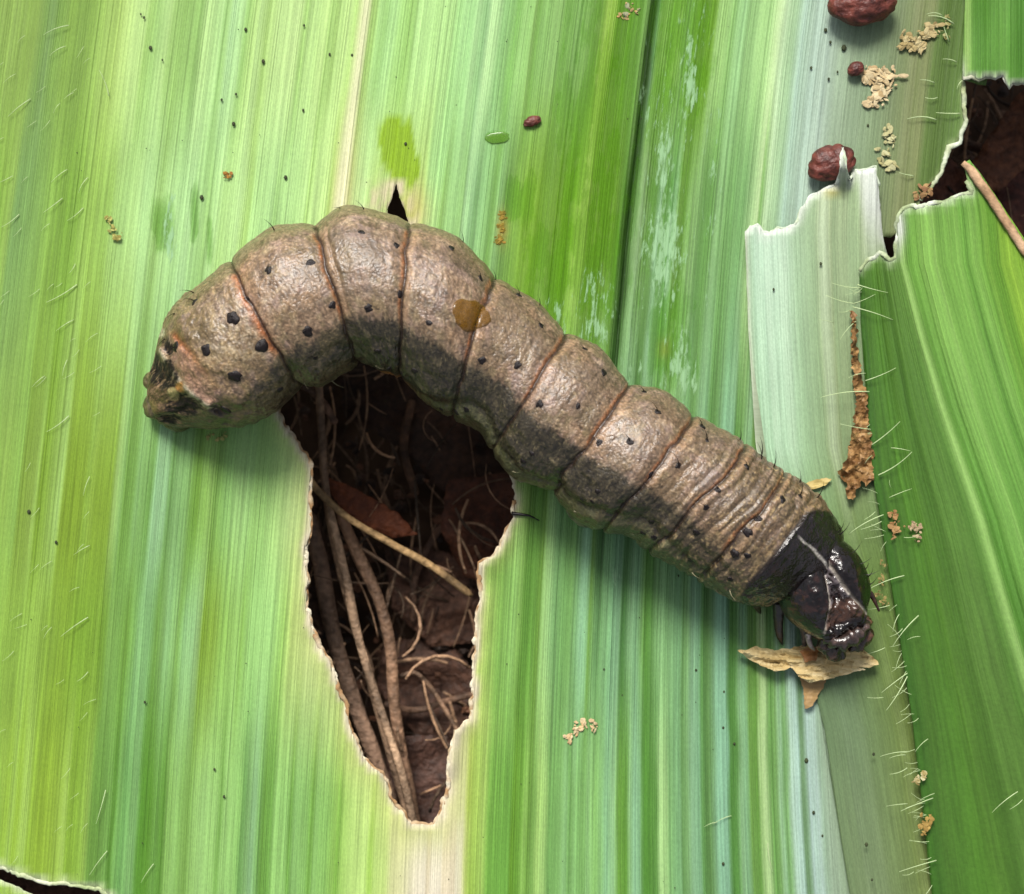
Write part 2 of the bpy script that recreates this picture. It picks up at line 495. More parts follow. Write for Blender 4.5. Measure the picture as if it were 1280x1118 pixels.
# colour across the veins, read along five rows of the leaf: x r g b ...
TOP = """0 147 184 82 12 151 188 87 25 145 182 80 40 138 174 73 50 126 167 78 58 124 163 87 66 130 172 78 80 138 179 73 90 133 174 69 100 130 170 71 110 138 179 73 120 158 199 91 135 168 206 100 146 177 213 110 150 195 232 130 165 200 240 145 176 195 235 142 181 170 215 115 190 165 212 118 200 180 225 135 207 188 230 140 212 165 210 115 225 158 205 108 236 155 202 108 246 150 198 105 250 175 220 130 254 195 238 150 262 190 235 148 272 192 238 155 276 160 210 120 280 170 218 130 285 190 240 165 297 192 240 160 303 160 210 115 308 178 225 125 316 200 242 145 320 195 238 148 330 165 205 110 334 195 235 140 345 200 240 150 370 205 242 155 376 165 210 115 382 185 228 135 390 200 242 150 403 200 240 145 408 165 210 112 416 170 212 115 420 195 238 140 430 205 245 150 438 190 232 130 443 220 240 165 448 238 242 190 453 230 240 180 457 165 205 110 462 170 215 115 467 180 232 140 475 160 212 120 480 175 228 140 487 185 238 150 495 175 228 130 507 168 220 118 514 170 222 122 518 192 240 152 540 190 240 148 560 185 235 145 567 170 225 138 575 180 235 152 585 165 220 140 592 175 225 150 600 150 205 130 605 165 215 145 608 195 240 165 618 185 235 155 623 150 205 125 632 145 200 115 640 135 195 95 650 165 220 125 660 160 215 120 664 125 170 80 668 120 175 75 675 140 195 100 690 145 195 105 697 140 190 100 700 115 170 70 720 125 178 85 735 125 175 80 745 105 155 50 749 115 165 45 752 145 190 65 762 148 195 65 766 95 150 20 772 90 145 20 785 95 155 30 797 100 155 50 803 130 180 90 808 75 110 45 812 60 85 45 816 95 140 90 820 115 170 60 845 118 175 55 855 125 180 80 866 105 160 40 880 95 150 25 888 105 160 30 892 165 215 120 905 165 215 125 912 140 195 105 918 160 215 135 925 160 215 140 932 150 200 120 940 155 205 125 945 175 225 140 958 170 220 135"""
TOPR = """968 205 240 170 977 205 240 185 982 175 212 160 990 165 205 155 1000 185 220 195 1010 170 200 175 1020 185 215 195 1035 180 205 185 1050 165 190 160 1065 150 175 140 1085 142 167 128 1105 134 158 114 1120 130 150 104 1140 136 148 98 1160 130 142 86 1168 95 125 55 1185 85 115 45 1200 100 135 60 1300 100 135 60"""
M1A = """0 145 190 70 15 150 190 85 20 125 170 90 35 130 175 90 50 135 180 85 65 140 185 75 85 130 178 60 100 135 182 65 108 150 195 80 115 158 202 85 140 160 205 95 144 170 215 115 158 175 220 130 170 180 225 135 182 190 240 155 190 180 228 145 200 165 212 118 210 184 232 148 228 180 230 150 240 190 240 160 262 160 210 120 270 190 238 155 280 185 232 140 300 195 240 155 312 180 225 120"""
M1B = """320 190 240 150 345 185 235 150 350 165 215 125 355 188 238 150 372 190 238 150 385 195 240 150 388 175 220 120 395 205 248 155 410 205 245 150 415 190 225 115 421 235 240 170 426 250 250 200 434 248 248 190 438 200 210 130 446 205 235 150 458 205 245 160 470 195 235 130 500 190 228 130 530 185 220 115 537 180 235 145 552 175 232 145 558 155 210 110 565 170 225 140 575 160 215 130 582 155 210 120 585 175 225 155 595 160 215 145 598 130 185 110 607 155 210 135 615 140 195 110 620 120 175 80 627 150 205 125 634 115 165 80"""
M1C = """650 128 178 50 665 120 170 40 672 105 155 30 680 115 165 50 690 105 155 30 710 100 155 20 717 140 190 60 730 150 195 70 733 105 155 25 750 95 145 20 765 100 150 30 774 75 125 30 778 50 90 15 783 90 135 60 790 125 170 100 798 150 190 125 802 110 155 75 815 100 150 70 820 145 195 145 825 120 175 90 835 95 155 75 840 150 200 145 845 110 160 60 852 95 150 40 857 135 185 100 868 140 190 110 875 105 160 75 885 100 155 70 893 135 185 115 905 120 175 95 925 125 180 105 945 115 170 80"""
M2A = """0 150 190 80 18 140 185 80 22 130 165 55 38 140 175 70 42 160 200 95 46 125 165 40 60 140 180 70 72 165 205 110 77 130 165 40 100 135 172 45 106 145 185 65 112 145 180 60 118 130 165 45 135 130 168 45 140 165 205 110 148 145 195 105 152 115 165 65 162 120 170 75 168 135 185 105 178 125 175 90 186 120 175 80 190 150 200 140 205 155 205 145 209 110 160 80 218 130 180 105 230 135 185 105 236 120 170 70 244 110 160 50 248 140 190 85 262 145 195 90 266 130 180 80 280 150 205 110 295 165 215 125 310 170 222 130 318 155 205 110 330 165 215 120 345 180 225 130 365 190 222 138 500 190 220 140 590 170 200 110 612 110 165 70 630 105 155 55"""
M3A = """0 150 192 75 20 140 182 65 40 150 192 75 60 138 178 60 80 135 175 50 100 125 168 45 125 125 168 50 133 115 160 50 138 140 190 90 150 125 175 80 160 115 165 60 170 130 185 95 175 140 195 120 190 130 185 110 197 115 165 70 205 125 175 90 210 145 200 125 220 140 190 110 225 125 175 80 233 150 205 130 245 150 200 130 252 150 195 110 255 130 170 50 270 140 180 65 280 150 200 90 300 160 210 110 303 140 190 85 315 165 220 125 340 170 225 130 355 165 215 105 365 190 220 120 390 205 225 140 500 215 228 150 590 190 205 110 612 150 195 85 625 130 185 80"""
M3B = """640 150 205 105 646 140 195 85 652 100 155 55 665 105 160 60 672 115 165 60 675 160 210 120 682 165 215 130 690 130 185 110 700 125 180 100 712 120 175 90 720 130 185 120 726 155 210 160 732 150 205 150 735 115 165 70 742 125 180 110 755 135 190 125 765 130 185 130 773 140 190 140 776 70 120 55 780 75 128 60 786 130 180 120 795 140 195 138 802 125 178 95 806 85 142 48 815 110 165 85 822 150 205 132 835 140 195 125"""
BOTA = """0 155 195 70 8 150 190 60 15 160 200 85 22 145 185 50 28 165 205 85 34 175 215 95 37 150 190 60 50 145 182 50 66 145 182 55 75 155 192 70 82 165 200 90 86 130 170 50 100 135 178 55 110 150 190 80 115 115 165 65 125 110 160 65 137 120 172 80 142 85 140 40 146 120 175 85 155 115 175 90 165 130 185 105 172 125 180 100 175 90 150 45 188 90 148 40 195 110 165 70 205 95 150 50 209 135 185 90 220 140 190 100 228 130 180 85 235 125 175 75 243 155 205 110 255 160 210 120 270 158 210 115 276 125 180 80 280 150 200 110 290 155 208 115 300 145 200 105 303 100 150 75 310 125 175 100 318 140 190 130 330 105 160 60 340 120 180 75 345 150 205 110 360 150 205 110 364 110 165 65 370 145 200 110 385 140 195 100 391 115 170 65 396 145 200 105 410 145 200 100 420 150 200 90 424 130 185 70 430 170 215 105 440 190 230 125 460 195 232 130 466 165 210 85 472 195 230 125 485 205 232 135 492 220 225 160 552 235 225 190 570 238 232 185 580 225 230 170 584 165 195 70 590 150 190 65 605 165 205 95 611 115 175 65 625 118 180 70 638 110 175 60
640 105 160 40 650 110 165 55 656 150 200 95 660 110 160 60 668 125 175 80 672 170 215 110 681 165 210 115 686 120 175 90 700 135 190 105 706 145 200 125 712 110 165 80 718 145 200 120 724 135 190 105 730 125 180 95 735 150 205 125 745 140 195 105 752 145 200 125 758 140 195 140 763 150 205 140 768 165 215 150 772 110 165 60 782 95 155 45 786 140 190 120 792 150 205 155 799 145 200 145 803 85 145 50 812 90 150 55 820 95 150 65 824 175 220 140 832 175 220 140 836 130 185 110"""
BOTB = """848 135 190 130 852 100 150 80 858 120 170 100 864 140 190 140 874 135 190 140 878 90 145 70 886 100 150 75 892 120 170 110 898 140 195 155 910 140 195 155 914 75 130 50 922 85 140 60 927 140 190 130 935 140 195 140 938 110 160 70 948 100 155 55 951 165 205 125 958 185 220 150 965 110 165 80 972 120 170 90 977 165 210 165 981 110 160 90 986 130 180 110 990 185 220 195 1000 180 215 200 1004 110 150 100 1008 125 165 120 1012 185 215 205 1022 185 215 200 1028 150 180 150 1035 160 185 155 1060 140 165 130 1200 120 150 80"""
def prof(*chunks):
    S_, C_ = [], []
    for txt, yy in chunks:
        q = np.array(txt.split(), float).reshape(-1, 4)
        S_.append(unflow_main(q[:, 0], np.full(len(q), float(yy)))); C_.append(q[:, 1:])
    S_ = np.concatenate(S_); C_ = np.concatenate(C_); k = np.argsort(S_)
    return S_[k], C_[k]
ROWS = [(68, prof((TOP, 68), (TOPR, 68))), (260, prof((M1A, 248), (M1B, 218), (M1C, 308), (TOPR, 68))), (640, prof((M2A, 648), (M3B, 808), (BOTB, 1008))),
        (790, prof((M3A, 768), (M3B, 808), (BOTB, 1008))), (1008, prof((BOTA, 1008), (BOTB, 1008)))]
def table(s, y):
    R = [np.stack([np.interp(s, p[0], p[1][:, i]) for i in range(3)], -1) for _, p in ROWS]
    ys = [r[0] for r in ROWS]; k = np.clip(np.searchsorted(ys, y) - 1, 0, len(ys) - 2); out = np.zeros((len(s), 3))
    for i in range(len(ys) - 1):
        m = k == i; t = sm(y[m], ys[i], ys[i + 1])
        out[m] = R[i][m] * (1 - t[:, None]) + R[i + 1][m] * t[:, None]
    return out

def bands(s, wd, seed):
    """piecewise bands across the veins with soft edges, -1..1"""
    q = s / wd + 0.45 * noise(s / wd * 0.6, np.full_like(s, seed * 1.0), seed)
    i = np.floor(q).astype(int); f = q - i
    a = _tab[(i + seed * 31) & 255, (seed * 7) & 255]; b = _tab[(i + 1 + seed * 31) & 255, (seed * 7) & 255]
    t = sm(f, 0.62, 1.0)
    return (a * (1 - t) + b * t) * 2 - 1
def stripes(s, y):
    drift = y * 0.0006
    return (0.55 * bands(s + 3 * drift, 17, 1) + 0.4 * bands(s, 8.5, 2) + 0.25 * bands(s, 4.5, 3)) * (0.8 + 0.35 * noise(s / 40, y / 160, 4))

VEINS = [(455,0,13,(242,242,190),.85,-600,320),(767,0,13,(150,203,66),.9,-600,480),(900,0,15,(170,216,124),.7,-600,480),(252,12,9,(205,243,150),.6,-600,300),
         (625,0,14,(188,238,152),.6,-600,290),(688,683,11,(158,205,92),.7,600,1700),(822,725,12,(155,208,122),.75,620,1700),(945,808,15,(165,208,125),.7,700,1700),
         (130,840,9,(170,215,100),.5,-600,1700),(161,840,18,(135,192,110),.6,500,1700),(53,12,6,(175,215,110),.5,-600,1700),(240,840,8,(165,215,115),.5,520,1700),
         (1006,910,16,(178,210,180),.7,840,1700),(1026,910,8,(190,215,190),.7,860,1700),(975,900,9,(165,205,165),.6,800,1700),(735,700,12,(155,205,140),.55,600,1700),
         (660,0,8,(196,240,160),.5,-600,200),(960,0,14,(200,232,180),.5,-600,300),(1010,0,20,(198,222,198),.5,-600,300),(345,0,10,(214,248,160),.4,-600,300),
         (880,900,10,(140,195,140),.6,700,1700),(905,900,8,(140,190,145),.5,700,1700),(20,900,12,(175,220,100),.5,-600,1700)]
VEINS = [(s_at(a, b), *rest) for a, b, *rest in VEINS]
S_CREASE = s_at(819, 0)
def scar(x, y):      # dried tissue round the two holes
    d1 = dist(np.stack([x, y], -1), hole) if len(x) else 0
    d1 = d1 + 3 * noise(x / 6, y / 14, 8)
    d2 = dist(np.stack([x, y], -1), hole2) + 3 * noise(x / 5, y / 6, 9)
    return d1, d2
def crease(x, y, s):
    dx = np.abs(s - S_CREASE - 2.5 * noise(y / 60, y * 0, 3))
    k = np.interp(y, [-600, 0, 430, 520, 640, 700, 860, 1000], [1, 1, 1, .8, .45, .4, .2, .0])
    return dx, k
def col_main(x, y, s):
    c = table(s + 1.2 * noise(y / 70, s / 30, 2), y)
    st = stripes(s, y)
    right = sm(x, 600, 700) * sm(y, 560, 660)
    amp = 0.03 + 0.02 * right
    lightc = mix((214, 248, 168), (158, 204, 160), right); darkc = mix((112, 170, 60), (66, 136, 44), right)
    pos, neg = np.clip(st, 0, 1), np.clip(-st, 0, 1)
    c = c * (1 - (pos * amp * 2.6)[:, None]) + lightc * (pos * amp * 2.6)[:, None]
    c = c * (1 - (neg * amp * 3.0)[:, None]) + darkc * (neg * amp * 3.0)[:, None]
    # cream dry streak below the big hole
    t = sm(y, 1000, 1045) * np.exp(-np.abs((s - s_at(545, 1080)) / 33) ** 5)
    c = mix(c, (246, 238, 212), 0.95 * t)
    c = mix(c, (222, 205, 165), 0.5 * t * (bands(s, 6, 5) > 0.35))
    # dark joint
    dx, k = crease(x, y, s)
    c = mix(c, (44, 80, 28), np.exp(-(dx / 3.2) ** 2) * np.minimum(1, k * 0.9))
    # dried margins
    d1, d2 = scar(x, y)
    below = sm(y, 840, 960)
    c = mix(c, (214, 226, 130), (0.55 + 0.2 * below) * np.exp(-(np.maximum(d1, 0) / (16 + 14 * below)) ** 1.5))
    c = mix(c, (236, 224, 190), np.exp(-(np.maximum(d1 - 1, 0) / (5 + 5 * sm(y, 860, 960) * sm(x, 540, 560))) ** 2))
    c = mix(c, (222, 208, 120), 0.75 * np.exp(-((x - 515) / 24) ** 2 - ((y - 262) / 34) ** 2))
    c = mix(c, (240, 222, 190), 0.85 * np.exp(-(np.maximum(d2 - 2, 0) / 14) ** 2) * sm(noise(x / 7, y / 7, 2), -0.5, 0.2))
    c = mix(c, (232, 214, 180), 0.8 * np.exp(-((x - 468) / 22) ** 2 - ((y - 248) / 16) ** 2) * sm(noise(x / 8, y / 8, 5), -0.4, 0.3))
    ds = dist(np.stack([x, y], -1), slit)
    c = mix(c, (210, 225, 175), np.exp(-(ds / 5) ** 2))
    c = mix(c, (186, 200, 150), np.exp(-(dist(np.stack([x, y], -1), main_out[(main_out[:, 0] < 1210) & (main_out[:, 0] > 1140) & (main_out[:, 1] < 300)], False) / 4) ** 2) * 0.8)
    # yellow-green juice smear and a small amber chew mark
    c = mix(c, (150, 195, 28), 0.9 * sm(np.exp(-((x - 497 - (y - 180) * .15) / 24) ** 4 - ((y - 188) / 40) ** 4) + 0.35 * noise(x / 9, y / 13, 3), 0.35, 0.6))
    c = mix(c, (196, 160, 70), 0.8 * np.exp(-((x - 628) / 7) ** 2 - ((y - 285) / 20) ** 2))
    c = mix(c, (180, 165, 80), 0.7 * np.exp(-((x - 830) / 8) ** 2 - ((y - 436) / 12) ** 2))
    c = mix(c, np.repeat((c @ np.array([.3, .55, .15]))[:, None], 3, 1), np.full(len(c), .07))
    return alb(np.clip(c, 5, 252))
def z_main(x, y, s):
    z = 0.012 * stripes(s, y) * 1.2 + 0.034 * fbm(x / 230, y / 420, 5, 2)
    for sv, wd, cc, k, y0, y1 in VEINS:
        z = z + 0.012 * np.exp(-((s - sv) / (wd * .5)) ** 2) * sm(y, y0, y0 + 60) * (1 - sm(y, y1 - 60, y1))
    dx, k = crease(x, y, s)
    z = z - 0.13 * k * np.exp(-(dx / 3.0) ** 2) + 0.03 * k * np.exp(-((dx - 9) / 7) ** 2)
    d1 = dist(np.stack([x, y], -1), hole)
    z = z + 0.05 * np.exp(-(d1 / 14) ** 2) * (0.4 + noise(x / 25, y / 25, 1))
    # blade sags beyond the picture
    z = z - 0.00000035 * (np.maximum(-x - 60, 0) ** 2.2 + np.maximum(y - 1200, 0) ** 2.2 + np.maximum(-y - 80, 0) ** 2.2)
    return z
def wet_main(x, y):
    g = 0
    for cx, cy, rx, ry, k in [(735,235,48,260,.62),(690,335,48,70,.62),(850,60,48,130,.6),(820,250,50,200,.5),(838,420,36,80,.7),(203,285,18,42,.8),(243,270,7,50,.8),(262,300,5,40,.75),(620,172,16,8,1.1),(650,250,26,40,.7),(705,420,30,60,.5),(740,30,25,60,.55)]:
        g = np.maximum(g, k * np.exp(-((x - cx) / rx) ** 4 - ((y - cy) / ry) ** 4))
    return g
def frost_main(x, y):
    g = 0
    for cx, cy, rx, ry, k in [(862,100,14,80,.7),(830,200,20,110,.62),(876,40,8,40,.5),(808,150,6,150,.45),(850,20,30,60,.35),(830,310,34,90,.72),(745,390,30,70,.6),(800,120,10,120,.35),(850,460,26,50,.72),(212,290,10,60,.7),(790,470,20,50,.5),(890,230,20,220,.35),(780,600,40,90,.3),(770,720,10,40,.6),(700,400,20,60,.5),(805,350,12,90,.35)]:
        g = np.maximum(g, k * np.exp(-((x - cx) / rx) ** 2 - ((y - cy) / ry) ** 2))
    return g
main_leaf = thing('maize_leaf', (0, 0, 0))
tag(main_leaf, 'broad striped green leaf under the caterpillar, chewed through by a large hole', 'leaf')
gs = np.concatenate([np.arange(-700, -60, 24), np.arange(-60, 1420, 2.7), np.arange(1420, 1560, 20)])
gy = np.concatenate([np.arange(-550, -40, 40), np.arange(-40, 1160, 10.0), np.arange(1160, 1715, 40)])
leaf_mesh('blade', main_out, [hole, hole2, slit, hole4], flow_main, unflow_main, (gs, gy), z_main, col_main, main_leaf, wet=wet_main, frost=frost_main, ribf=lambda x, y: np.interp(x, [0, 160, 300, 560, 660, 940, 1010, 1100], [.75, .75, 1, 1, .9, 1, .6, .35]))

def torn_rim(path, r0, r1, cols, parent, seed, z=0.0, name='dried_rim', every=2, zr=0.6, zfun=None):
    """ragged dry fringe along a torn edge"""
    P = path[::every]; n = len(P)
    rad = (r0 + (r1 - r0) * np.clip(0.5 + 0.6 * fbm(np.arange(n) * 0.22, np.zeros(n), seed, 3), 0, 1)) / 100
    zz = (zfun(P) if zfun else z) + 0.012 * noise(np.arange(n) * 0.5, np.zeros(n), seed + 2)
    Q = W(P[:, 0] + 1.2 * noise(np.arange(n) * 0.7, np.zeros(n), seed + 4), P[:, 1] + 1.2 * noise(np.arange(n) * 0.7, np.ones(n) * 3, seed + 5), zz)
    v, f = tube(Q, rad, 7, zr)
    t = np.repeat(np.clip(0.5 + 0.8 * noise(np.arange(n) * 0.3, np.zeros(n), seed + 7), 0, 1), 7)
    return mk(name, v, f, M_rim, parent, alb(mix(np.array(cols[0], float), np.array(cols[1], float), t)))
hp = rough_line(HOLE[:-4], 2.5, 2.6, False, 1, 0.22)
o = torn_rim(hp[:-8], 0.5, 5.0, ((244, 234, 206), (176, 138, 96)), main_leaf, 11, z=-0.012, every=1)
o['label'] = 'cream dried edge of the large chewed hole'
torn_rim(rough_line(SLIT[1:10], 3.5, 1.4, False, 3, 0.3), 1.5, 4, ((226, 230, 200), (170, 190, 130)), main_leaf, 12, z=-0.01, every=1)
torn_rim(rough_line([(1204,100),(1207,150),(1200,178),(1186,184),(1178,215),(1160,240),(1150,252)], 4, 1.5, False, 4, 0.3), 1.5, 4.5, ((226, 236, 212), (160, 170, 120)), main_leaf, 13, z=0.0, every=1)

# --- pale torn strip lying on the main leaf
FLAP_L = [(931,290),(933,340),(935,400),(940,480),(945,560),(965,660),(1000,790),(1031,914),(1045,1010),(1062,1118),(1095,1300),(1140,1700)]
FLAP_TOP = [(931,290),(938,283),(948,281),(953,290),(962,292),(972,286),(986,285),(996,278),(1000,262),(1012,246),(1030,236),(1047,229),(1050,214),(1054,184),(1059,216),(1062,226),(1067,213),(1078,214),(1094,209),(1098,232),(1104,300)]
FLAP_R = [(1112,330),(1135,420),(1150,600),(1180,800),(1215,1118),(1240,1300),(1300,1700)]
flap_out = np.vstack([rough_line(FLAP_L[::-1], 8, 0.5, False, 21)[:-1], rough_line(FLAP_TOP, 3, 0.9, False, 22, 0.3)[:-1], rough_line(FLAP_R, 12, 0, False, 23)])
fl = np.array(FLAP_L, float)
def flow_flap(s, y): return np.interp(y, fl[:, 1], fl[:, 0]) + s + np.where(y < 290, -0.03 * (y - 290), 0)
def unflow_flap(x, y): return x - flow_flap(0 * x, y)
def col_flap(x, y, s):
    yk = np.array([180, 300, 560, 720, 860, 1118, 1700.])
    L = np.array([(205,232,200),(205,238,208),(184,224,184),(112,150,90),(112,138,98),(118,140,96),(120,140,96)], float)
    R = np.array([(190,208,160),(172,192,148),(146,166,118),(112,142,72),(114,136,68),(118,136,70),(120,138,72)], float)
    t = sm(s, 30, 110)
    l = np.stack([np.interp(y, yk, L[:, i]) for i in range(3)], -1); r = np.stack([np.interp(y, yk, R[:, i]) for i in range(3)], -1)
    c = mix(l, r, t)
    b = 0.6 * bands(s, 19, 6) + 0.3 * bands(s, 8, 7)
    k = np.interp(y, [200, 560, 700, 1118], [.5, .5, .12, .15])
    c = mix(c, (228, 245, 222), np.clip(b, 0, 1) * k); c = mix(c, (140, 180, 130), np.clip(-b, 0, 1) * k * .8)
    c = mix(c, (236, 245, 215), np.exp(-(s / 4) ** 2) * np.interp(y, [600, 700], [.8, 0]))
    dt = dist(np.stack([x, y], -1), np.array(FLAP_TOP, float), False) + 2 * noise(x / 5, y / 5, 3)
    c = mix(c, (240, 246, 236), np.exp(-(np.maximum(dt, 0) / 6) ** 2) * .9)
    fold = np.exp(-np.abs((x - 1084 - (y - 215) * .12) / 13) ** 4) * (1 - sm(y, 250, 330))
    c = mix(c, (240, 248, 238), fold * .9)
    c = mix(c, (200, 190, 110), .7 * np.exp(-((x - 1040) / 10) ** 2 - ((y - 240) / 6) ** 2))
    return alb(np.clip(c, 5, 252))
def z_flap(x, y, s):
    lift = np.exp(-np.maximum(y - 285, 0) / 200.0)
    z = 0.045 + 0.05 + 0.10 * lift * (0.5 + 0.5 * np.exp(-(s / 40) ** 2)) - np.interp(y, [640, 760], [0, .045])
    z = z + 0.02 * np.exp(-(s / 6) ** 2) * np.interp(y, [600, 720], [1, 0]) + 0.006 * bands(s, 19, 6) + 0.015 * noise(x / 60, y / 120, 4)
    z = z + 0.40 * sm(-y, -236, -206) * (np.abs(x - 1054) < 9)
    z = z + 0.09 * np.exp(-((x - 1088) / 16) ** 2) * (1 - sm(y, 230, 340))
    return z
flap = thing('pale_leaf_strip', (4.2, 1.0, 0.05))
tag(flap, 'pale torn leaf strip with a ragged top edge, tucked under the right leaf', 'leaf strip')
leaf_mesh('blade', flap_out, [], flow_flap, unflow_flap, (np.arange(1, 240, 3.4), np.concatenate([np.arange(186, 1160, 11.0), np.arange(1160, 1690, 40)])), z_flap, col_flap, flap, thick=0.03, ribf=lambda x, y: np.interp(y, [200, 560, 700, 1118], [.6, .55, .2, .3]))
torn_rim(rough_line(FLAP_TOP[:-1], 3, 0.9, False, 22, 0.3), 0.8, 2.6, ((244, 250, 242), (206, 222, 190)), flap, 31, every=1,
         zfun=lambda P: z_flap(P[:, 0], P[:, 1], unflow_flap(P[:, 0], P[:, 1])) - 0.012)

# --- upper right leaf
ur_out = np.vstack([rough_line([(1206,-560),(1206,0),(1204,60),(1203,99)], 12, .4, False, 41)[:-1],
                    rough_line([(1203,99),(1214,97),(1224,100),(1232,95),(1244,98),(1254,94),(1262,112),(1266,104),(1280,105),(1300,112),(1600,150)], 3.5, 1.4, False, 42, .3)[:-1],
                    np.array([(1620,150),(1620,-560)], float)])
def flow_ur(s, y): return s + 0 * y
def unflow_ur(x, y): return x + 0 * y
def col_ur(x, y, s):
    c = mix(np.array((86, 140, 46), float), np.array((104, 160, 66), float), sm(noise(x / 22, y / 90, 3), -.6, .6))
    b = bands(x, 13, 8); c = mix(c, (150, 205, 100), np.clip(b, 0, 1) * .4); c = mix(c, (70, 135, 40), np.clip(-b, 0, 1) * .4)
    c = mix(c, (186, 222, 130), np.exp(-((x - 1209) / 5) ** 2) * .8)
    c = mix(c, (216, 226, 200), np.exp(-(dist(np.stack([x, y], -1), ur_out[4:-2], False) / 4) ** 2) * sm(y, 60, 92) * .9)
    return alb(c)
def z_ur(x, y, s): return 0.09 + 0.05 * sm(x, 1205, 1240) + 0.01 * bands(x, 13, 8) + 0.02 * noise(x / 50, y / 80, 2)
ur = thing('leaf_corner', (6.2, 5.2, 0.08))
tag(ur, 'bright green leaf corner above the dark gap, bitten off along its lower edge', 'leaf')
leaf_mesh('blade', ur_out, [], flow_ur, unflow_ur, (np.concatenate([np.arange(1207, 1320, 3.4), np.arange(1320, 1600, 30)]), np.concatenate([np.arange(-550, -30, 40), np.arange(-30, 150, 9.0)])), z_ur, col_ur, ur)
torn_rim(rough_line([(1203,99),(1214,97),(1224,100),(1232,95),(1244,98),(1254,94),(1262,112),(1266,104),(1280,105),(1300,112)], 3.5, 1.4, False, 42, .3), 1.2, 4, ((232, 232, 216), (176, 180, 150)), ur, 43, z=0.1, every=1)

# --- right leaf, on top of the strip
RL = [(1074,338),(1076,400),(1083,500),(1092,600),(1109,700),(1125,800),(1140,900),(1152,1000),(1165,1118),(1200,1400),(1240,1700)]
RIDGE = [(1112,200),(1122,265),(1128,330),(1152,422),(1178,510),(1200,574),(1226,648),(1252,740),(1284,850),(1370,1118),(1470,1400),(1580,1700)]
RTOP = [(1074,338),(1079,332),(1086,325),(1094,322),(1100,316),(1106,319),(1112,326),(1119,322),(1121,300),(1122,272),(1127,262),(1140,257),(1152,259),(1168,253),(1182,252),(1196,245),(1214,242),(1211,230),(1207,226)]
REDGE = [(1204,204),(1212,200),(1222,212),(1240,238),(1260,268),(1284,304),(1330,380),(1450,520),(1700,760)]
rl_out = np.vstack([rough_line(RL[::-1], 8, .5, False, 51)[:-1], rough_line(RTOP, 3, 1.0, False, 52, .3)[:-1], rough_line(REDGE, 6, .6, False, 53)[:-1], np.array([(1700, 760), (1700, 1700)], float)])
_rl, _rg = np.array(RL, float), np.array(RIDGE, float)
def lr(y): return np.interp(y, _rl[:, 1], _rl[:, 0]) , np.interp(y, _rg[:, 1], _rg[:, 0])
def flow_r(s, y):
    a, b = lr(y)
    k = np.interp(y, [200, 338], [0, 1]); a = a * k + (b - 42) * (1 - k)
    return np.where(s < 1, a + s * (b - a), b + (s - 1) * 100 * (1 - 0.0 * y))
def unflow_r(x, y):
    a, b = lr(y); k = np.interp(y, [200, 338], [0, 1]); a = a * k + (b - 42) * (1 - k)
    return np.where(x < b, (x - a) / (b - a), 1 + (x - b) / 100)
def rs(s): return np.where(s < 1, s * 62, 62 + (s - 1) * 100)       # roughly pixels across
def col_r(x, y, s):
    q = rs(s) * 1.0
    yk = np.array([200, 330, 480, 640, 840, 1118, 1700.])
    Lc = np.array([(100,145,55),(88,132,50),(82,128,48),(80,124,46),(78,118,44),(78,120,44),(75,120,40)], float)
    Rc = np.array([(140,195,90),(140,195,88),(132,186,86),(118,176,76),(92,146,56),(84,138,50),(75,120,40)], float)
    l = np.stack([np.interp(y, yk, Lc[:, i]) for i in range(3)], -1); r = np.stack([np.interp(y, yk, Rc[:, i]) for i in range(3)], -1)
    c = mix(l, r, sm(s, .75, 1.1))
    c = mix(c, (164, 205, 62), .7 * sm(s, 1.9, 2.3) * (1 - sm(y, 430, 640)))
    b = .7 * bands(q, 15, 9) + .4 * bands(q, 6, 10)
    c = mix(c, (176, 222, 124), np.clip(b, 0, 1) * .42 * np.interp(s, [0, 1], [.35, 1])); c = mix(c, (70, 132, 38), np.clip(-b, 0, 1) * .45)
    ex = np.exp(-((q - 63) / 5.0) ** 2)
    c = mix(c, (176, 218, 128), ex * .85 * (0.9 + .1 * noise(y / 5, x / 5, 2)))
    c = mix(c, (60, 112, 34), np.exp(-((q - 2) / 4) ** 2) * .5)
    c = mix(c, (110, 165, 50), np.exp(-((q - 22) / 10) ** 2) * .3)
    dt = dist(np.stack([x, y], -1), np.array(RTOP, float), False) + 3 * noise(x / 5, y / 5, 6)
    c = mix(c, (206, 222, 186), np.exp(-(np.maximum(dt, 0) / 6) ** 2) * .85)
    c = c * .95
    c = mix(c, (242, 246, 240), .9 * np.exp(-((x - 1126) / 7) ** 2 - ((y - 285) / 22) ** 2))
    return alb(np.clip(c, 5, 252))
def z_r(x, y, s):
    q = rs(s)
    z = 0.20 + 0.20 * sm(s, .1, 1.0) + 0.05 * np.exp(-((q - 63) / 7) ** 2) - 0.05 * np.exp(-((q - 76) / 9) ** 2) + 0.09 * sm(s, 1.2, 2.4)
    z = z + 0.016 * bands(q, 15, 9) + 0.06 * np.exp(-np.maximum(y - 250, 0) / 70) + 0.02 * noise(x / 70, y / 150, 8)
    return z - 0.08 * sm(y, 800, 1150) * sm(s, .3, 1)
rleaf = thing('ribbed_leaf', (6.0, -1.0, 0.15))
tag(rleaf, 'green leaf along the right side with hairy margin and raised pale rib', 'leaf')
ss = np.concatenate([np.arange(0.02, 1, 0.05), np.arange(1, 2.9, 0.033), np.arange(2.9, 6.5, .25)])
leaf_mesh('blade', rl_out, [], flow_r, unflow_r, (ss, np.concatenate([np.arange(200, 1160, 10.0), np.arange(1160, 1690, 40)])), z_r, col_r, rleaf, across=rs, ribf=lambda x, y: np.interp(y, [300, 700, 1118], [.9, .6, .5]))
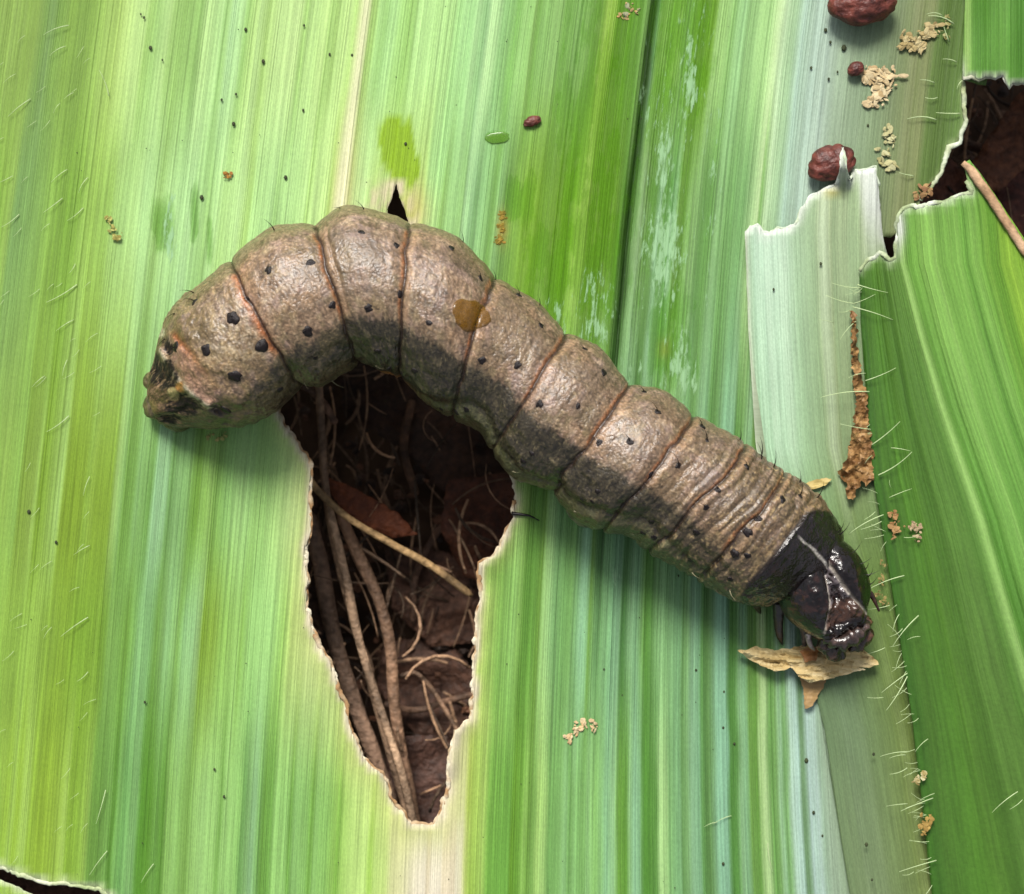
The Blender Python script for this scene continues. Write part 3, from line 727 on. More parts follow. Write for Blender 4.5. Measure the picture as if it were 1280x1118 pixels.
zr_of = lambda P: z_r(P[:, 0], P[:, 1], unflow_r(P[:, 0], P[:, 1])) - 0.01
torn_rim(rough_line(RTOP, 3, 1.0, False, 52, .3), 1.2, 4.2, ((226, 234, 214), (168, 184, 138)), rleaf, 54, every=1, zfun=zr_of)
# thick tan cut margin running off to the right
P = rough_line([(1203,204),(1214,213),(1232,238),(1254,272),(1284,318),(1330,392),(1420,500)], 5, .8, False, 55, .2)
n = len(P); rad = np.interp(np.linspace(0, 1, n), [0, .04, .3, 1], [.035, .06, .055, .05])
Q = W(P[:, 0], P[:, 1], zr_of(P) + .05); v, f = tube(Q, rad, 10, .8)
t = np.repeat(np.clip(.5 + .7 * noise(np.arange(n) * .35, np.zeros(n), 3), 0, 1), 10)
o = mk('cut_margin', v, f, M_rim, rleaf, alb(mix(np.array((222, 186, 150), float), np.array((176, 140, 104), float), t)))
o['label'] = 'thick tan dried margin of the right leaf'

# ---------------------------------------------------------------- leaf hairs
def hair_mesh(name, bend, mat, sides=5):
    t = np.linspace(0, 1, 7)
    P = np.stack([t, bend * t * (1 - t) * 2, 0.10 * np.sin(t * math.pi)], -1)
    v, f = tube(P, 0.030 * (1 - .7 * t) + .004, sides)
    me = bpy.data.meshes.new(name); me.from_pydata(v.tolist(), [], f); me.materials.append(mat)
    me.polygons.foreach_set('use_smooth', np.ones(len(me.polygons), bool)); return me
HM = [hair_mesh('leaf_hair', b, M_hair) for b in (-.22, -.1, .08, .2)]
def hair(parent, x0, y0, x1, y1, z0, z1=None, name='leaf_hair', meshes=HM, wid=1.0):
    a = W(x0, y0, z0); b = W(x1, y1, z0 + 0.02 if z1 is None else z1)
    d = Vector(b - a); L = d.length
    o = bpy.data.objects.new(name, random.choice(meshes)); col.objects.link(o)
    finish(o, parent, a)
    o.rotation_euler = d.to_track_quat('X', 'Z').to_euler(); k_ = wid * (L * .45 + .17); o.scale = (L, k_, k_)
    return o
# margin of the right leaf: base and tip of each hair, read off the photo
for h in [(1076,360,1040,354),(1072,356,1110,366),(1070,380,1032,369),(1066,380,1094,368),(1066,384,1116,400),(1070,402,1050,425),(1062,388,1048,390),(1042,404,1024,400),
          (1082,467,1060,473),(1082,476,1120,460),(1086,490,1026,497),(1088,537,1050,530),(1090,556,1125,527),(1114,560,1138,564),(1098,594,1140,565),(1112,622,1140,611),
          (1104,644,1062,667),(1102,652,1076,662),(1094,640,1080,650),(1130,720,1084,738),(1112,757,1084,762),(1124,768,1116,790),(1148,770,1116,808),(1150,796,1134,800),(1128,786,1112,796),
          (1134,842,1102,866),(1134,846,1108,888),(1104,872,1084,872),(1148,898,1134,904),(1134,940,1100,946),(1132,944,1112,948),(1134,960,1112,968),(1134,1005,1108,1008),(1166,998,1126,1014),(1168,992,1150,1000),
          (1170,1076,1124,1090),(1142,1090,1128,1094),(1164,1072,1150,1074),(1160,924,1144,940),(1106,810,1082,818),(1130,672,1150,668),(1114,610,1112,600)]:
    k = hair(rleaf, *h, 0.26, 0.30 + .05 * random.random(), wid=.55)
for h in [(1178,20,1158,18),(1192,30,1160,20),(1196,78,1178,74),(1168,104,1150,100),(1172,122,1156,122),(1200,142,1170,141),(1170,150,1134,149),(1142,220,1124,216),(1186,52,1180,34),(1232,12,1224,40),(1205,100,1196,112)]:
    hair(main_leaf, *h, 0.03, .05, wid=.8)
for h in [(86,32,54,44),(82,58,62,70),(38,124,10,146),(92,116,80,124),(110,222,98,242),(16,220,0,228),(78,248,54,266),(104,260,84,276),(84,212,64,228),(96,356,58,378),(92,400,70,414),(86,520,58,540),
          (110,772,76,796),(112,682,92,694),(132,988,120,1030),(192,1080,176,1104),(134,1064,112,1094),(84,450,78,470),(112,596,104,620),(56,470,40,484),(94,330,86,342),(24,268,2,284),(136,120,124,88),(110,840,96,852),
          (914,1020,892,1030),(896,1028,880,1034),(960,1054,966,1090),(1272,990,1240,1016),(1278,1000,1262,1012)]:
    hair(main_leaf if h[0] < 1200 else rleaf, *h, .03 if h[0] < 1200 else .42, .05 if h[0] < 1200 else .45, wid=.5)
rh = random.Random(3)
for q in range(46):
    y0 = rh.uniform(350, 1110); x0 = float(np.interp(y0, _rl[:, 1], _rl[:, 0])) + rh.uniform(-1, 4); L = rh.uniform(10, 26); a_ = rh.gauss(math.pi * .93, .5)
    hair(rleaf, x0, y0, x0 + math.cos(a_) * L, y0 + math.sin(a_) * L, .24, .27 + .05 * rh.random(), wid=.42)
for q in range(50):
    x0, y0 = rh.uniform(4, 130), rh.uniform(20, 1080); L = rh.uniform(8, 20); a_ = rh.gauss(math.pi * .78, .2)
    hair(main_leaf, x0, y0, x0 + math.cos(a_) * L, y0 + math.sin(a_) * L, .03, .045, wid=.34)
# dust specks on the main leaf: tiny dark grains
bv, bf = blob(6, 4); VV, FF = [], []
for (x, y, r) in [(188,60,3),(176,18,1.6),(180,22,2),(307,37,2.6),(292,155,3),(277,125,2),(203,75,1.6),(295,118,2),(329,77,3),(412,68,2),(380,32,2),(379,138,2),(440,69,2),(507,180,2.5),(357,222,3),(252,247,3.4),(1032,38,3),(1038,53,2.2),(1055,60,4.5),(1014,85,2.2),(1036,99,2.2),(1047,90,1.8),(1085,157,2),(870,838,2),(904,910,2),(918,930,2),(848,720,1.6),(755,837,1.6),(905,865,1.8),(1008,951,3.4),(1017,1016,2.6),(1083,1056,3),(1092,943,2.4),(1090,1100,2),(1028,1045,1.8),(904,1080,2.4),(967,362,2),(1026,330,2.4),(36,640,3),(70,678,2.4),(268,962,2),(280,996,2.2),(181,878,2)] + \
        [(random.uniform(10, 920), random.choice([random.uniform(5, 240), random.uniform(760, 1110)]), random.uniform(.6, 1.1)) for _ in range(60)]:
    if inside(np.array([(x, y)]), hole)[0] or (x > 940 and 0): continue
    z = .02 if x < 925 or y < 200 or (y > 760 and x < 1030) else .17
    k = len(VV) * len(bv)
    VV.append(W(x, y, z) + bv * np.array([r, r * 1.3, r * .5]) / 128); FF += [tuple(i + k for i in q) for q in bf]
o = mk('dust_specks', np.vstack(VV), FF, M_speck, main_leaf); o['kind'] = 'stuff'

# ---------------------------------------------------------------- caterpillar
ST = [((186,486),(193,512)),((191,455),(206,531)),((213,392),(282,535)),((246,360),(338,519)),((288,325),(378,484)),((340,285),(404,483)),((394,279),(450,456)),((436,257),(478,467)),
      ((514,277),(502,475)),((572,296),(535,506)),((621,345),(563,522)),((672,376),(598,540)),((707,414),(614,563)),((752,436),(640,596)),((787,478),(687,615)),((830,488),(720,650)),
      ((866,517),(750,664)),((905,537),(787,672)),((930,551),(808,690)),((960,574),(838,706)),((982,588),(866,722)),((1008,604),(897,742)),((1030,632),(928,754)),((1050,662),(958,757)),((1054,690),(980,744))]
CREASES = [4, 6, 8, 10, 12, 14, 16, 18, 20]
NR, NA = 900, 320
U_ = np.array([a for a, b in ST], float); L_ = np.array([b for a, b in ST], float)
Ud, ud = catmull(U_, 4000); Ld, _ = catmull(L_, 4000)
Cd = (Ud + Ld) / 2
arc = np.concatenate([[0], np.cumsum(np.hypot(*np.diff(Cd, axis=0).T))])
ar = np.linspace(0, arc[-1], NR)
u = np.interp(ar, arc, ud)
Ur = np.stack([np.interp(ar, arc, Ud[:, i]) for i in (0, 1)], -1); Lr = np.stack([np.interp(ar, arc, Ld[:, i]) for i in (0, 1)], -1)
Cr = (Ur + Lr) / 2; half = np.hypot(*(Ur - Lr).T) / 2
half_s = np.convolve(np.pad(half, 40, 'edge'), np.ones(81) / 81, 'valid')       # smooth version for the height
half = .48 * half + .52 * half_s
hgt = 0.35 * half + 0.65 * half_s
phid = np.radians(np.interp(u, [0, 4, 8, 12, 16, 19, 21.5, 24], [92, 83, 70, 62, 58, 62, 72, 73]))
acre = np.interp(CREASES, ud, arc)
# signed distance (px) to nearest crease
dc = ar[:, None] - acre[None]; near = np.abs(dc).argmin(1); dcr = dc[np.arange(NR), near]
phi = np.linspace(0, 2 * math.pi, NA, endpoint=False)
AR, PH = np.meshgrid(ar, phi, indexing='ij'); UU = np.repeat(u[:, None], NA, 1)
TH = np.degrees((PH - phid[:, None] + math.pi) % (2 * math.pi) - math.pi)       # 0 = dorsal midline, + = lower flank
aTH = np.abs(TH)
DCR = np.repeat(dcr[:, None], NA, 1)
LATpx = np.radians(TH) * 95.0                                                     # px around the body
wob = 4.0 * noise(LATpx / 55, UU * 1.3, 3) + 2.0 * noise(LATpx / 18, UU * 2.0, 4)  # creases wander
DCW = DCR + wob
thor = sm(UU, 16.5, 19.5)
rr = np.ones_like(AR)
body_mid = sm(UU, 3.0, 4.0) * (1 - sm(UU, 21.0, 21.6))
rr -= body_mid * 0.022 * np.exp(-(DCW / 6.0) ** 2)
rr -= body_mid * 0.03 * np.exp(-np.abs((DCW - 1.0) / 2.0) ** 2)
rr += body_mid * 0.012 * np.exp(-((np.abs(DCW) - 13) / 6) ** 2)
# fine rings of skin
ringp = AR + wob * 1.2
rr += 0.0016 * (1 + 3.6 * thor) * (.4 + .9 * noise(AR / 60, LATpx / 40, 17)) * np.sin(ringp / np.where(UU > 17, 11.0, 8.0) * 2 * math.pi + 2.5 * noise(LATpx / 30, AR / 80, 7)) * sm(UU, 1.5, 3)
for a0, lo, k in ((7, 20, .030), (16.75, 5, .014), (17.4, 4, .014), (18.5, 4, .02), (19.0, 4, .02), (19.5, 4, .02), (20.45, 4, .018), (20.9, 4, .018), (21.25, 3, .02)):
    aa = np.interp(a0, ud, arc) if a0 != 7 else np.interp(6.28, ud, arc)
    lim = np.exp(-((TH + 5) / 38) ** 4) if a0 == 7 else 1
    rr -= k * np.exp(-((AR + wob - aa) / (2.2 if a0 == 7 else 3.5)) ** 2) * lim
# skin grain
rr += 0.007 * fbm(AR / 11, LATpx / 14, 11, 3) + 0.006 * fbm(AR / 26, LATpx / 30, 12, 2) + .0035 * noise(AR / 3.2, LATpx / 9, 19) + .010 * sm(TH, 42, 60) * fbm(AR / 8, LATpx / 7, 16, 2)
# flank: pinched line between dark flank and pale belly fold, belly fold bulge
flank = sm(UU, 4.2, 5) * (1 - sm(UU, 20.5, 21.5))
th_f = 100 - 15 * sm(UU, 8, 10.5) + 7 * np.sin(AR / 44) + 5 * noise(AR / 20, AR * 0, 6)
rr -= flank * .05 * np.exp(-((aTH - th_f) / 7) ** 2)
rr -= flank * .02 * np.exp(-((aTH - 62 - 6 * noise(AR / 30, AR * 0, 9)) / 6) ** 2)
rr += flank * .02 * np.exp(-((aTH - 85) / 9) ** 2) * (0.6 + 0.8 * noise(AR / 14, LATpx / 14, 13))
# rear end: folds
tail = 1 - sm(UU, 2.6, 3.3)
rr += tail * .05 * fbm(AR / 16, LATpx / 18, 15, 3)
# shield lip at the neck
SH0 = 21.42
rr += .035 * sm(UU, SH0, SH0 + .12) * (aTH < 95) * (1 - sm(UU, 23.2, 23.8))
rr += (.022 * fbm(AR / 16, LATpx / 18, 91, 3) + .012 * fbm(AR / 5, LATpx / 9, 92, 2) - .03 * np.exp(-(TH / 3.5) ** 2)) * sm(UU, SH0, SH0 + .3) * (aTH < 100)
hz = 0.93
PITS = [(213, 470, 21, 17, .6), (236, 508, 26, 13, .15), (281, 514, 11, 6, .2), (219, 436, 8, 12, -.3), (199, 455, 8, 12, .3), (216, 524, 16, 6, .1)]
_px = Cr[:, None, 0] + (Ur - Lr)[:, None, 0] / 2 * np.cos(PH); _py = Cr[:, None, 1] + (Ur - Lr)[:, None, 1] / 2 * np.cos(PH)
_tl = (1 - sm(UU, 2.0, 2.5)) * sm(np.sin(PH), -.1, .3)
for (x0, y0, rx, ry, an) in PITS:
    ca_, sa_ = math.cos(an), math.sin(an); u_, v_ = (_px - x0) * ca_ + (_py - y0) * sa_, -(_px - x0) * sa_ + (_py - y0) * ca_
    rr -= (.11 + .06 * fbm(AR / 9, LATpx / 9, 81, 2)) * _tl * np.exp(-((u_ / rx) ** 2 + (v_ / ry) ** 2) ** 2)
_rd = dist(np.stack([_px.ravel(), _py.ravel()], -1), np.array([(208, 440), (226, 468), (244, 488), (276, 512)], float), False).reshape(_px.shape)
rr += .06 * _tl * np.exp(-(_rd / 4.5) ** 2)
rr -= .04 * _tl * np.exp(-(dist(np.stack([_px.ravel(), _py.ravel()], -1), np.array([(230, 424), (250, 444), (272, 470), (298, 506)], float), False).reshape(_px.shape) / 4) ** 2)
zc = np.clip(hgt * hz, 0, 200) / 100 + 0.015
zc = np.maximum(zc, 0.3 * sm(u, 0, .1))
zc = zc + 0.04 * sm(u, 22, 24)
Sx = (Ur - Lr) / (2 * half[:, None] + 1e-9)
px = Cr[:, None, 0] + Sx[:, None, 0] * (half[:, None] * np.cos(PH) * rr)
py = Cr[:, None, 1] + Sx[:, None, 1] * (half[:, None] * np.cos(PH) * rr)
pz = zc[:, None] + np.sin(PH) * hgt[:, None] * hz / 100 * rr
pz = np.where(pz < 0.06, 0.06 + (pz - 0.06) * 0.25, pz)
# scale positions for their height so that outlines keep their true size
kz = (1 - zc[:, None] / H)
V = np.stack([(px - 640) / 100 * kz, (559 - py) / 100 * kz, pz], -1)

# skin colour
def c3(c): return np.array(c, float)
f1 = fbm(AR / 26, LATpx / 30, 21, 3); f2 = fbm(AR / 7, LATpx / 8, 22, 3); f3 = fbm(AR / 4, LATpx / 12, 23, 2); f4 = noise(AR / 3.2, LATpx / 3.6, 24)
uk = np.array([0, 2, 3, 4, 5, 7, 9, 11, 13, 15, 17, 19, 21, 24.])
dk = np.array([(120,95,70),(158,130,95),(176,150,112),(178,148,118),(174,146,120),(168,142,118),(170,142,118),(164,136,112),(162,136,114),(156,130,106),(142,118,94),(128,106,82),(124,102,76),(90,70,55)], float)
dors = np.stack([np.interp(UU, uk, dk[:, i]) for i in range(3)], -1)
dors = mix(dors, c3((150, 128, 126)), .55 * sm(f1, .05, .6))
dors = mix(dors, c3((186, 152, 116)), .5 * sm(-f1, .1, .6))
dors = dors * np.array([.90, .885, .86])
dors = mix(dors, c3((142, 128, 90)), .5 * sm(fbm(AR / 13, LATpx / 15, 71, 3), .15, .5))
dors = mix(dors, c3((178, 152, 146)), .45 * sm(fbm(AR / 15, LATpx / 17, 72, 3), .2, .55))
fine = fbm(AR / 2.6, LATpx / 26, 41, 2); dors = mix(dors, c3((110, 88, 70)), .4 * sm(fine, .15, .6)); dors = mix(dors, c3((200, 170, 140)), .35 * sm(-fine, .2, .6))
dors = mix(dors, c3((206, 182, 150)), .55 * sm(f2, .3, .7))
dors = mix(dors, c3((92, 74, 56)), .65 * sm(-f2, .2, .7))
dors = mix(dors, c3((84, 66, 50)), .35 * sm(f4, .3, .8)); dors = mix(dors, c3((210, 184, 150)), .3 * sm(-f4, .35, .8))
dors = mix(dors, c3((190, 168, 130)), .35 * np.exp(-(TH / 2.2) ** 2) * sm(f2, -.5, .3))
# darker olive patches either side at the hind part of each segment
dors = mix(dors, c3((112, 96, 70)), .4 * sm(noise(AR / 34, TH / 22, 25), .1, .5))
f5 = noise(AR / 2.3, LATpx / 3.0, 61) + .6 * noise(AR / 5, LATpx / 4, 62)
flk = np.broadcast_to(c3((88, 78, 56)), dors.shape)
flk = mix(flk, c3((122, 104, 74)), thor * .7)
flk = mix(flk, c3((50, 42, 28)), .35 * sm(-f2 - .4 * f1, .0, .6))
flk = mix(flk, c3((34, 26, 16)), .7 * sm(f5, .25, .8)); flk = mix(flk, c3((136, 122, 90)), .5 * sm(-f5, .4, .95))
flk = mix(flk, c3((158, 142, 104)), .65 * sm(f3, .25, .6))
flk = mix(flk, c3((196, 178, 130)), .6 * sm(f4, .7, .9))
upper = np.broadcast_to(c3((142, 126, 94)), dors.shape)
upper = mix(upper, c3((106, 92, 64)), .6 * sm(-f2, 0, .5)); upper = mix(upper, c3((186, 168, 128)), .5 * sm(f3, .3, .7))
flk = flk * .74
bel = np.broadcast_to(c3((88, 86, 56)), dors.shape)  # green-grey belly, its colour darkened for the shade below the flank
bel = mix(bel, c3((96, 86, 58)), .65 * sm(-f1 - .5 * f2, -.1, .5)); bel = mix(bel, c3((128, 124, 86)), .5 * sm(f3, .1, .5))
bel = mix(bel, c3((176, 112, 56)), .8 * np.exp(-((UU - 7.4) / 1.1) ** 2))
edge_n = 2.5 * noise(AR / 17, AR * 0, 31) + 1.5 * noise(AR / 5, TH / 10, 32) + 2.5 * noise(AR / 2.2, LATpx / 3, 33)
half_w = np.interp(UU, [0, 3, 5, 12, 18, 21], [44, 42, 41, 41, 46, 60])
flk = mix(flk, c3((128, 112, 74)), .6 * (1 - sm(UU, 5.6, 6.4)) * sm(f1 + .4 * f2, -.4, .3))
C = dors
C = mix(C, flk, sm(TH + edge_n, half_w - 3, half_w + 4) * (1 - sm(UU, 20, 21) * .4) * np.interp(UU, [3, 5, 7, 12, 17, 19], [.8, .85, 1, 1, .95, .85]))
C = mix(C, c3((92, 76, 58)), .45 * np.exp(-((aTH - 21 - 1.5 * noise(AR / 12, AR * 0, 44)) / 2.2) ** 2) * body_mid * sm(f2, -.5, .2))
C = mix(C, c3((200, 184, 160)), .6 * np.exp(-(np.hypot(px - 305, py - 425) / 48) ** 4) * sm(f2 + .6 * f5, -.3, .5))
C = mix(C, c3((108, 92, 62)), .5 * np.exp(-(np.hypot(px - 262, py - 415) / 22) ** 2))
C = mix(C, upper, sm(-TH + edge_n, half_w - 3, half_w + 3))
C = mix(C, bel, sm(aTH + edge_n, th_f - 1, th_f + 3))
# rows of ochre at the joints, dark slit beside them
on = body_mid * (1 - sm(aTH, half_w - 8, half_w + 2))
wide = np.exp(-((UU - 4) / .8) ** 2)
C = mix(C, c3((186, 112, 64)), on * (.7 + .2 * wide) * np.exp(-((DCW + 2.0) / (2.2 + 2.0 * wide)) ** 2) * (0.8 + .4 * f4))
C = mix(C, c3((206, 160, 120)), on * .35 * np.exp(-((DCW - 8) / 4) ** 2))
C = mix(C, c3((44, 26, 16)), body_mid * .85 * np.exp(-((DCW - 1.4) / 1.7) ** 2))
C = mix(C, c3((70, 58, 42)), thor * .45 * (1 - sm(UU, SH0 - .1, SH0)) * sm(np.sin(ringp / 11.0 * 2 * math.pi + 2.5 * noise(LATpx / 30, AR / 80, 7)), -.2, -.9) )
C = mix(C, c3((208, 180, 130)), thor * .6 * (1 - sm(UU, SH0 - .1, SH0)) * sm(f4 + .5 * f3, .45, .8))
C = mix(C, c3((190, 155, 80)), .2 * sm(UU, 2.1, 2.5) * (1 - sm(UU, 3.4, 3.9)) * sm(f2, 0, .5) * (aTH < 70))
tl = (1 - sm(UU, 2.0, 2.5)) * sm(np.sin(PH), -.1, .1)
C = mix(C, mix(np.broadcast_to(c3((74, 54, 36)), C.shape), c3((146, 116, 88)), sm(f2 + .5 * f5, .0, .7)), (1 - sm(UU, 1.45, 1.75)) * .9)
def dline(pts):
    return dist(np.stack([px.ravel(), py.ravel()], -1), np.array(pts, float), False).reshape(px.shape)
ridge_d = dline([(208, 440), (218, 456), (226, 468), (236, 480), (244, 488), (252, 496), (264, 506), (276, 512)])
C = mix(C, c3((196, 150, 126)), tl * .6 * (1 - sm(dline([(232, 440), (250, 468), (272, 496)]) + 5 * f2, 8, 15)))
C = mix(C, c3((168, 96, 52)), tl * .75 * np.exp(-(dline([(230, 424), (250, 444), (272, 470), (298, 506)]) / 5) ** 2))
C = mix(C, c3((222, 206, 178)), tl * .95 * np.exp(-((ridge_d + 1.2 * f4) / 3.2) ** 2))
pit_m = 0
for (x0, y0, rx, ry, an) in PITS:
    ca_, sa_ = math.cos(an), math.sin(an); u_, v_ = (px - x0) * ca_ + (py - y0) * sa_, -(px - x0) * sa_ + (py - y0) * ca_
    pe = tl * (1 - sm((u_ / rx) ** 2 + (v_ / ry) ** 2 + .9 * f2 + .35 * f5 + .5 * f1, .4, 1.3)); pit_m = pit_m + pe
    C = mix(C, mix(np.broadcast_to(c3((26, 17, 11)), C.shape), c3((74, 56, 34)), sm(f5, .1, .8)), .95 * pe)
for (x0, y0, r0_, cc) in ((224, 494, 8, (206, 188, 128)), (208, 418, 7, (205, 200, 165)), (236, 486, 6, (200, 140, 70)), (196, 508, 8, (140, 120, 76)), (212, 502, 6, (120, 104, 60))):
    C = mix(C, c3(cc), .85 * tl * (1 - sm(np.hypot(px - x0, py - y0) + 3 * f2, r0_ * .7, r0_ * 1.2)))
# shield behind the head
SHU = SH0 + .95 * sm(-TH, 12, 62) + .45 * sm(TH, 58, 95)
sh = sm(UU + .06 * f2, SHU, SHU + .06) * (1 - sm(aTH, 92, 100))
sc1 = mix(np.broadcast_to(c3((40, 33, 34)), dors.shape), c3((28, 18, 15)), sm(TH + 8 * f1, 14, 34))  # greyer middle: some of the shield's sheen is put into its colour
sc1 = mix(sc1, c3((26, 18, 16)), sm(-TH + 8 * f1, 24, 44))
sc1 = mix(sc1, c3((78, 46, 34)), .7 * sm(f1, 0, .5) * sm(TH, 24, 50))
sc1 = mix(sc1, c3((120, 90, 62)), .6 * sm(f2, .3, .6) * sm(aTH, 45, 75))
C = mix(C, sc1, sh)
C = mix(C, c3((226, 220, 208)), sh * np.exp(-((TH + 1.2 * noise(UU * 4, UU * 0, 3)) / (1.1 + 1.1 * sm(UU, 22, 23))) ** 4) * sm(UU, SH0 + .15, SH0 + .4) * .9)
C = mix(C, c3((24, 16, 12)), np.exp(-((UU - SHU) / .07) ** 2) * (aTH < 100) * .8)
C = mix(C, c3((164, 138, 98)), .7 * np.exp(-((UU - SHU + .22) / .14) ** 2) * sm(f4, -.3, .5))
rgh = .40 + .12 * f2 + .08 * f1
rgh = rgh * (1 - sh) + sh * (.11 + .04 * f1)
rgh = rgh + .2 * (1 - sm(UU, 1.6, 2.2)) * .3

rgh = rgh * (1 - np.clip(pit_m, 0, 1)) + .72 * np.clip(pit_m, 0, 1)
verts = V.reshape(-1, 3)
i, j = np.meshgrid(np.arange(NR - 1), np.arange(NA), indexing='ij')
a = i * NA + j; b = i * NA + (j + 1) % NA
F4 = np.stack([a, b, b + NA, a + NA], -1).reshape(-1, 4)
capA = V[0].mean(0); capB = V[-1].mean(0)
n0 = len(verts); verts = np.vstack([verts, capA - np.array([.04, .02, 0]), capB])
jj = np.arange(NA); kk = (jj + 1) % NA
T1 = np.stack([np.full(NA, n0), kk, jj, jj], -1); T2 = np.stack([np.full(NA, n0 + 1), (NR - 1) * NA + jj, (NR - 1) * NA + kk, (NR - 1) * NA + kk], -1)
F3 = np.vstack([F4[:, [0, 1, 2]], F4[:, [0, 2, 3]], T1[:, :3], T2[:, :3]])
F3 = F3[:, ::-1]
colv = np.vstack([C.reshape(-1, 3), C[0, :1], C[-1, :1]]); rg = np.concatenate([np.clip(rgh, .1, .9).ravel(), [.4, .3]])
# make sure faces look outwards
tst = verts[F3[5000]]; nrm = np.cross(tst[1] - tst[0], tst[2] - tst[0])
ctr = V[:, :, :].mean(1); k0 = F3[5000][0] // NA
if nrm @ (tst.mean(0) - ctr[min(k0, NR - 1)]) < 0: F3 = F3[:, ::-1]
cat = thing('caterpillar', tuple(W(640, 470, 0)))
tag(cat, 'brown grey caterpillar with black dots and dark head, curled over the chewed leaf', 'caterpillar')
body = mk('body', verts, np.ascontiguousarray(F3), M_body, cat, alb(np.clip(colv, 8, 250)), {'rgh': rg})
bvh = BVHTree.FromPolygons([tuple(p) for p in verts.tolist()], [tuple(t) for t in F3.tolist()])
def hit(x, y, tree=None):
    o = Vector((0, 0, H)); d = (Vector(W(x, y, 0)) - o).normalized()
    p, nn, ix, ds = (tree or bvh).ray_cast(o, d)
    return p, nn

# --- tubercles with bristles
sv, sf = blob(14, 10)
sv = sv.copy(); sv[:, 2] = np.where(sv[:, 2] > 0, sv[:, 2] * .32, sv[:, 2] * .4)
TM = []
for q in range(3):
    d = 1 + .28 * np.array([noise(np.array(p[0] * 1.6 + q * 3), np.array(p[1] * 2.3), q) for p in sv])
    me = bpy.data.meshes.new('tubercle'); me.from_pydata((sv * d[:, None]).tolist(), [], sf); me.materials.append(M_spot)
    me.polygons.foreach_set('use_smooth', np.ones(len(me.polygons), bool)); TM.append(me)
def bristle_mesh(mat):
    t = np.linspace(0, 1, 6); P = np.stack([t, .12 * t * t, .05 * t], -1)
    v, f = tube(P, .012 * (1 - .85 * t), 5)
    me = bpy.data.meshes.new('bristle'); me.from_pydata(v.tolist(), [], f); me.materials.append(mat); return me
BR = bristle_mesh(M_bristle); BP = bristle_mesh(M_pale_bristle)
# x, y, radius px, bristle length px (0 none), bristle direction in degrees on the picture
SPOTS = [(291,398,9,0,0),(328,433,10,0,0),(257,437,9,0,0),(293,470,10,0,0),(243,377,6,12,120),(349,488,6,0,0),(310,374,4,0,0),(219,434,8,10,170),(281,513,8,0,0),
         (335,338,6,0,0),(388,328,7,0,0),(416,382,6,0,0),(384,415,7,0,0),(452,290,5.5,0,0),(496,307,5,0,0),(461,385,6,0,0),(501,368,6,0,0),(565,310,5,0,0),(601,348,5,10,80),(536,404,5.5,0,0),(580,406,5,0,0),
         (649,369,5,10,70),(677,407,5,0,0),(602,451,6,0,0),(647,457,6,0,0),(731,436,5,0,0),(755,466,5.5,0,0),(674,505,6,0,0),(723,508,5.5,0,0),(805,490,5,10,85),(822,515,5.5,14,95),(749,553,6,0,0),(787,552,5,14,80),
         (878,533,5,14,100),(884,551,5.5,20,95),(848,583,5,18,92),(814,594,6,0,0),(934,583,5,10,85),(897,612,4.5,12,80),(883,635,5,8,90),(870,667,6,0,0),(948,648,6,0,0),(935,666,7,0,0),(1000,620,5,20,62),(979,625,6,0,0),(918,692,6.5,0,0),(913,725,5,0,0),
         (863,701,5,0,0),(664,567,4.5,0,0),(653,577,5,0,0),(640,572,4.5,0,0),(747,615,4.5,0,0),(740,628,5,0,0),(727,625,4.5,0,0),(815,653,5,0,0),(818,673,5,0,0),(803,667,5,0,0),(472,440,5,0,0),(488,461,5,0,0),(502,468,4.5,0,0),(518,464,5,0,0),(570,516,5,0,0),(583,513,4.5,0,0),(551,512,4,0,0),(395,448,4,0,0),
         (934,695,5,0,0),(952,735,4,0,0),(440,452,3.5,0,0),(952,570,4.5,22,82),(966,575,4,20,60)]
for k, (x, y, r, bl, bd) in enumerate(SPOTS):
    p, nn = hit(x, y)
    if p is None or p.z < .1: continue
    o = bpy.data.objects.new('tubercle', TM[k % 3]); col.objects.link(o)
    finish(o, cat, p - nn * .006)
    o.rotation_euler = nn.to_track_quat('Z', 'Y').to_euler(); r *= .88; o.scale = (r / 100, r / 100 * random.uniform(.75, 1.2), r / 100)
    L = bl if bl else random.choice([0, 5, 7])
    if L:
        a_ = math.radians(bd if bl else random.uniform(60, 130))
        dv = (Vector((math.cos(a_), math.sin(a_), 0)) * .8 + nn * .5).normalized()
        q = bpy.data.objects.new('bristle', BR); col.objects.link(q)
        q.parent = o; q.matrix_parent_inverse = Matrix.Identity(4)
        # express in the tubercle's own space
        Mw = Matrix.LocRotScale(p, o.rotation_euler, o.scale)
        Mq = Matrix.LocRotScale(p, dv.to_track_quat('X', 'Z'), Vector((L / 100, .8, .8)))
        q.matrix_local = Mw.inverted() @ Mq
# bristles along the outline
def outline_bristle(x, y, L, deg, me=BR, wd=.8):
    p, nn = hit(x, y)
    if p is None or p.z < .08: return
    a_ = math.radians(deg); dv = Vector((math.cos(a_), math.sin(a_), .25)).normalized()
    q = bpy.data.objects.new('bristle', me); col.objects.link(q); finish(q, cat, p - dv * .02)
    q.rotation_euler = dv.to_track_quat('X', 'Z').to_euler(); q.scale = (L / 100, wd, wd)
for x, y, L, dg in [(343,288,18,100),(311,298,10,110),(298,306,10,130),(242,366,16,135),(218,392,10,160),(206,424,10,175),(195,463,10,180),(455,262,14,92),(426,260,8,120),(579,303,14,60),(620,350,12,60),(675,382,12,55),(852,503,12,60),(925,550,14,50),(952,574,22,80),(967,584,22,60),(1000,603,16,60),(1022,622,22,45),(1048,665,16,30),(1050,668,20,25)]:
    outline_bristle(x, y, L, dg)
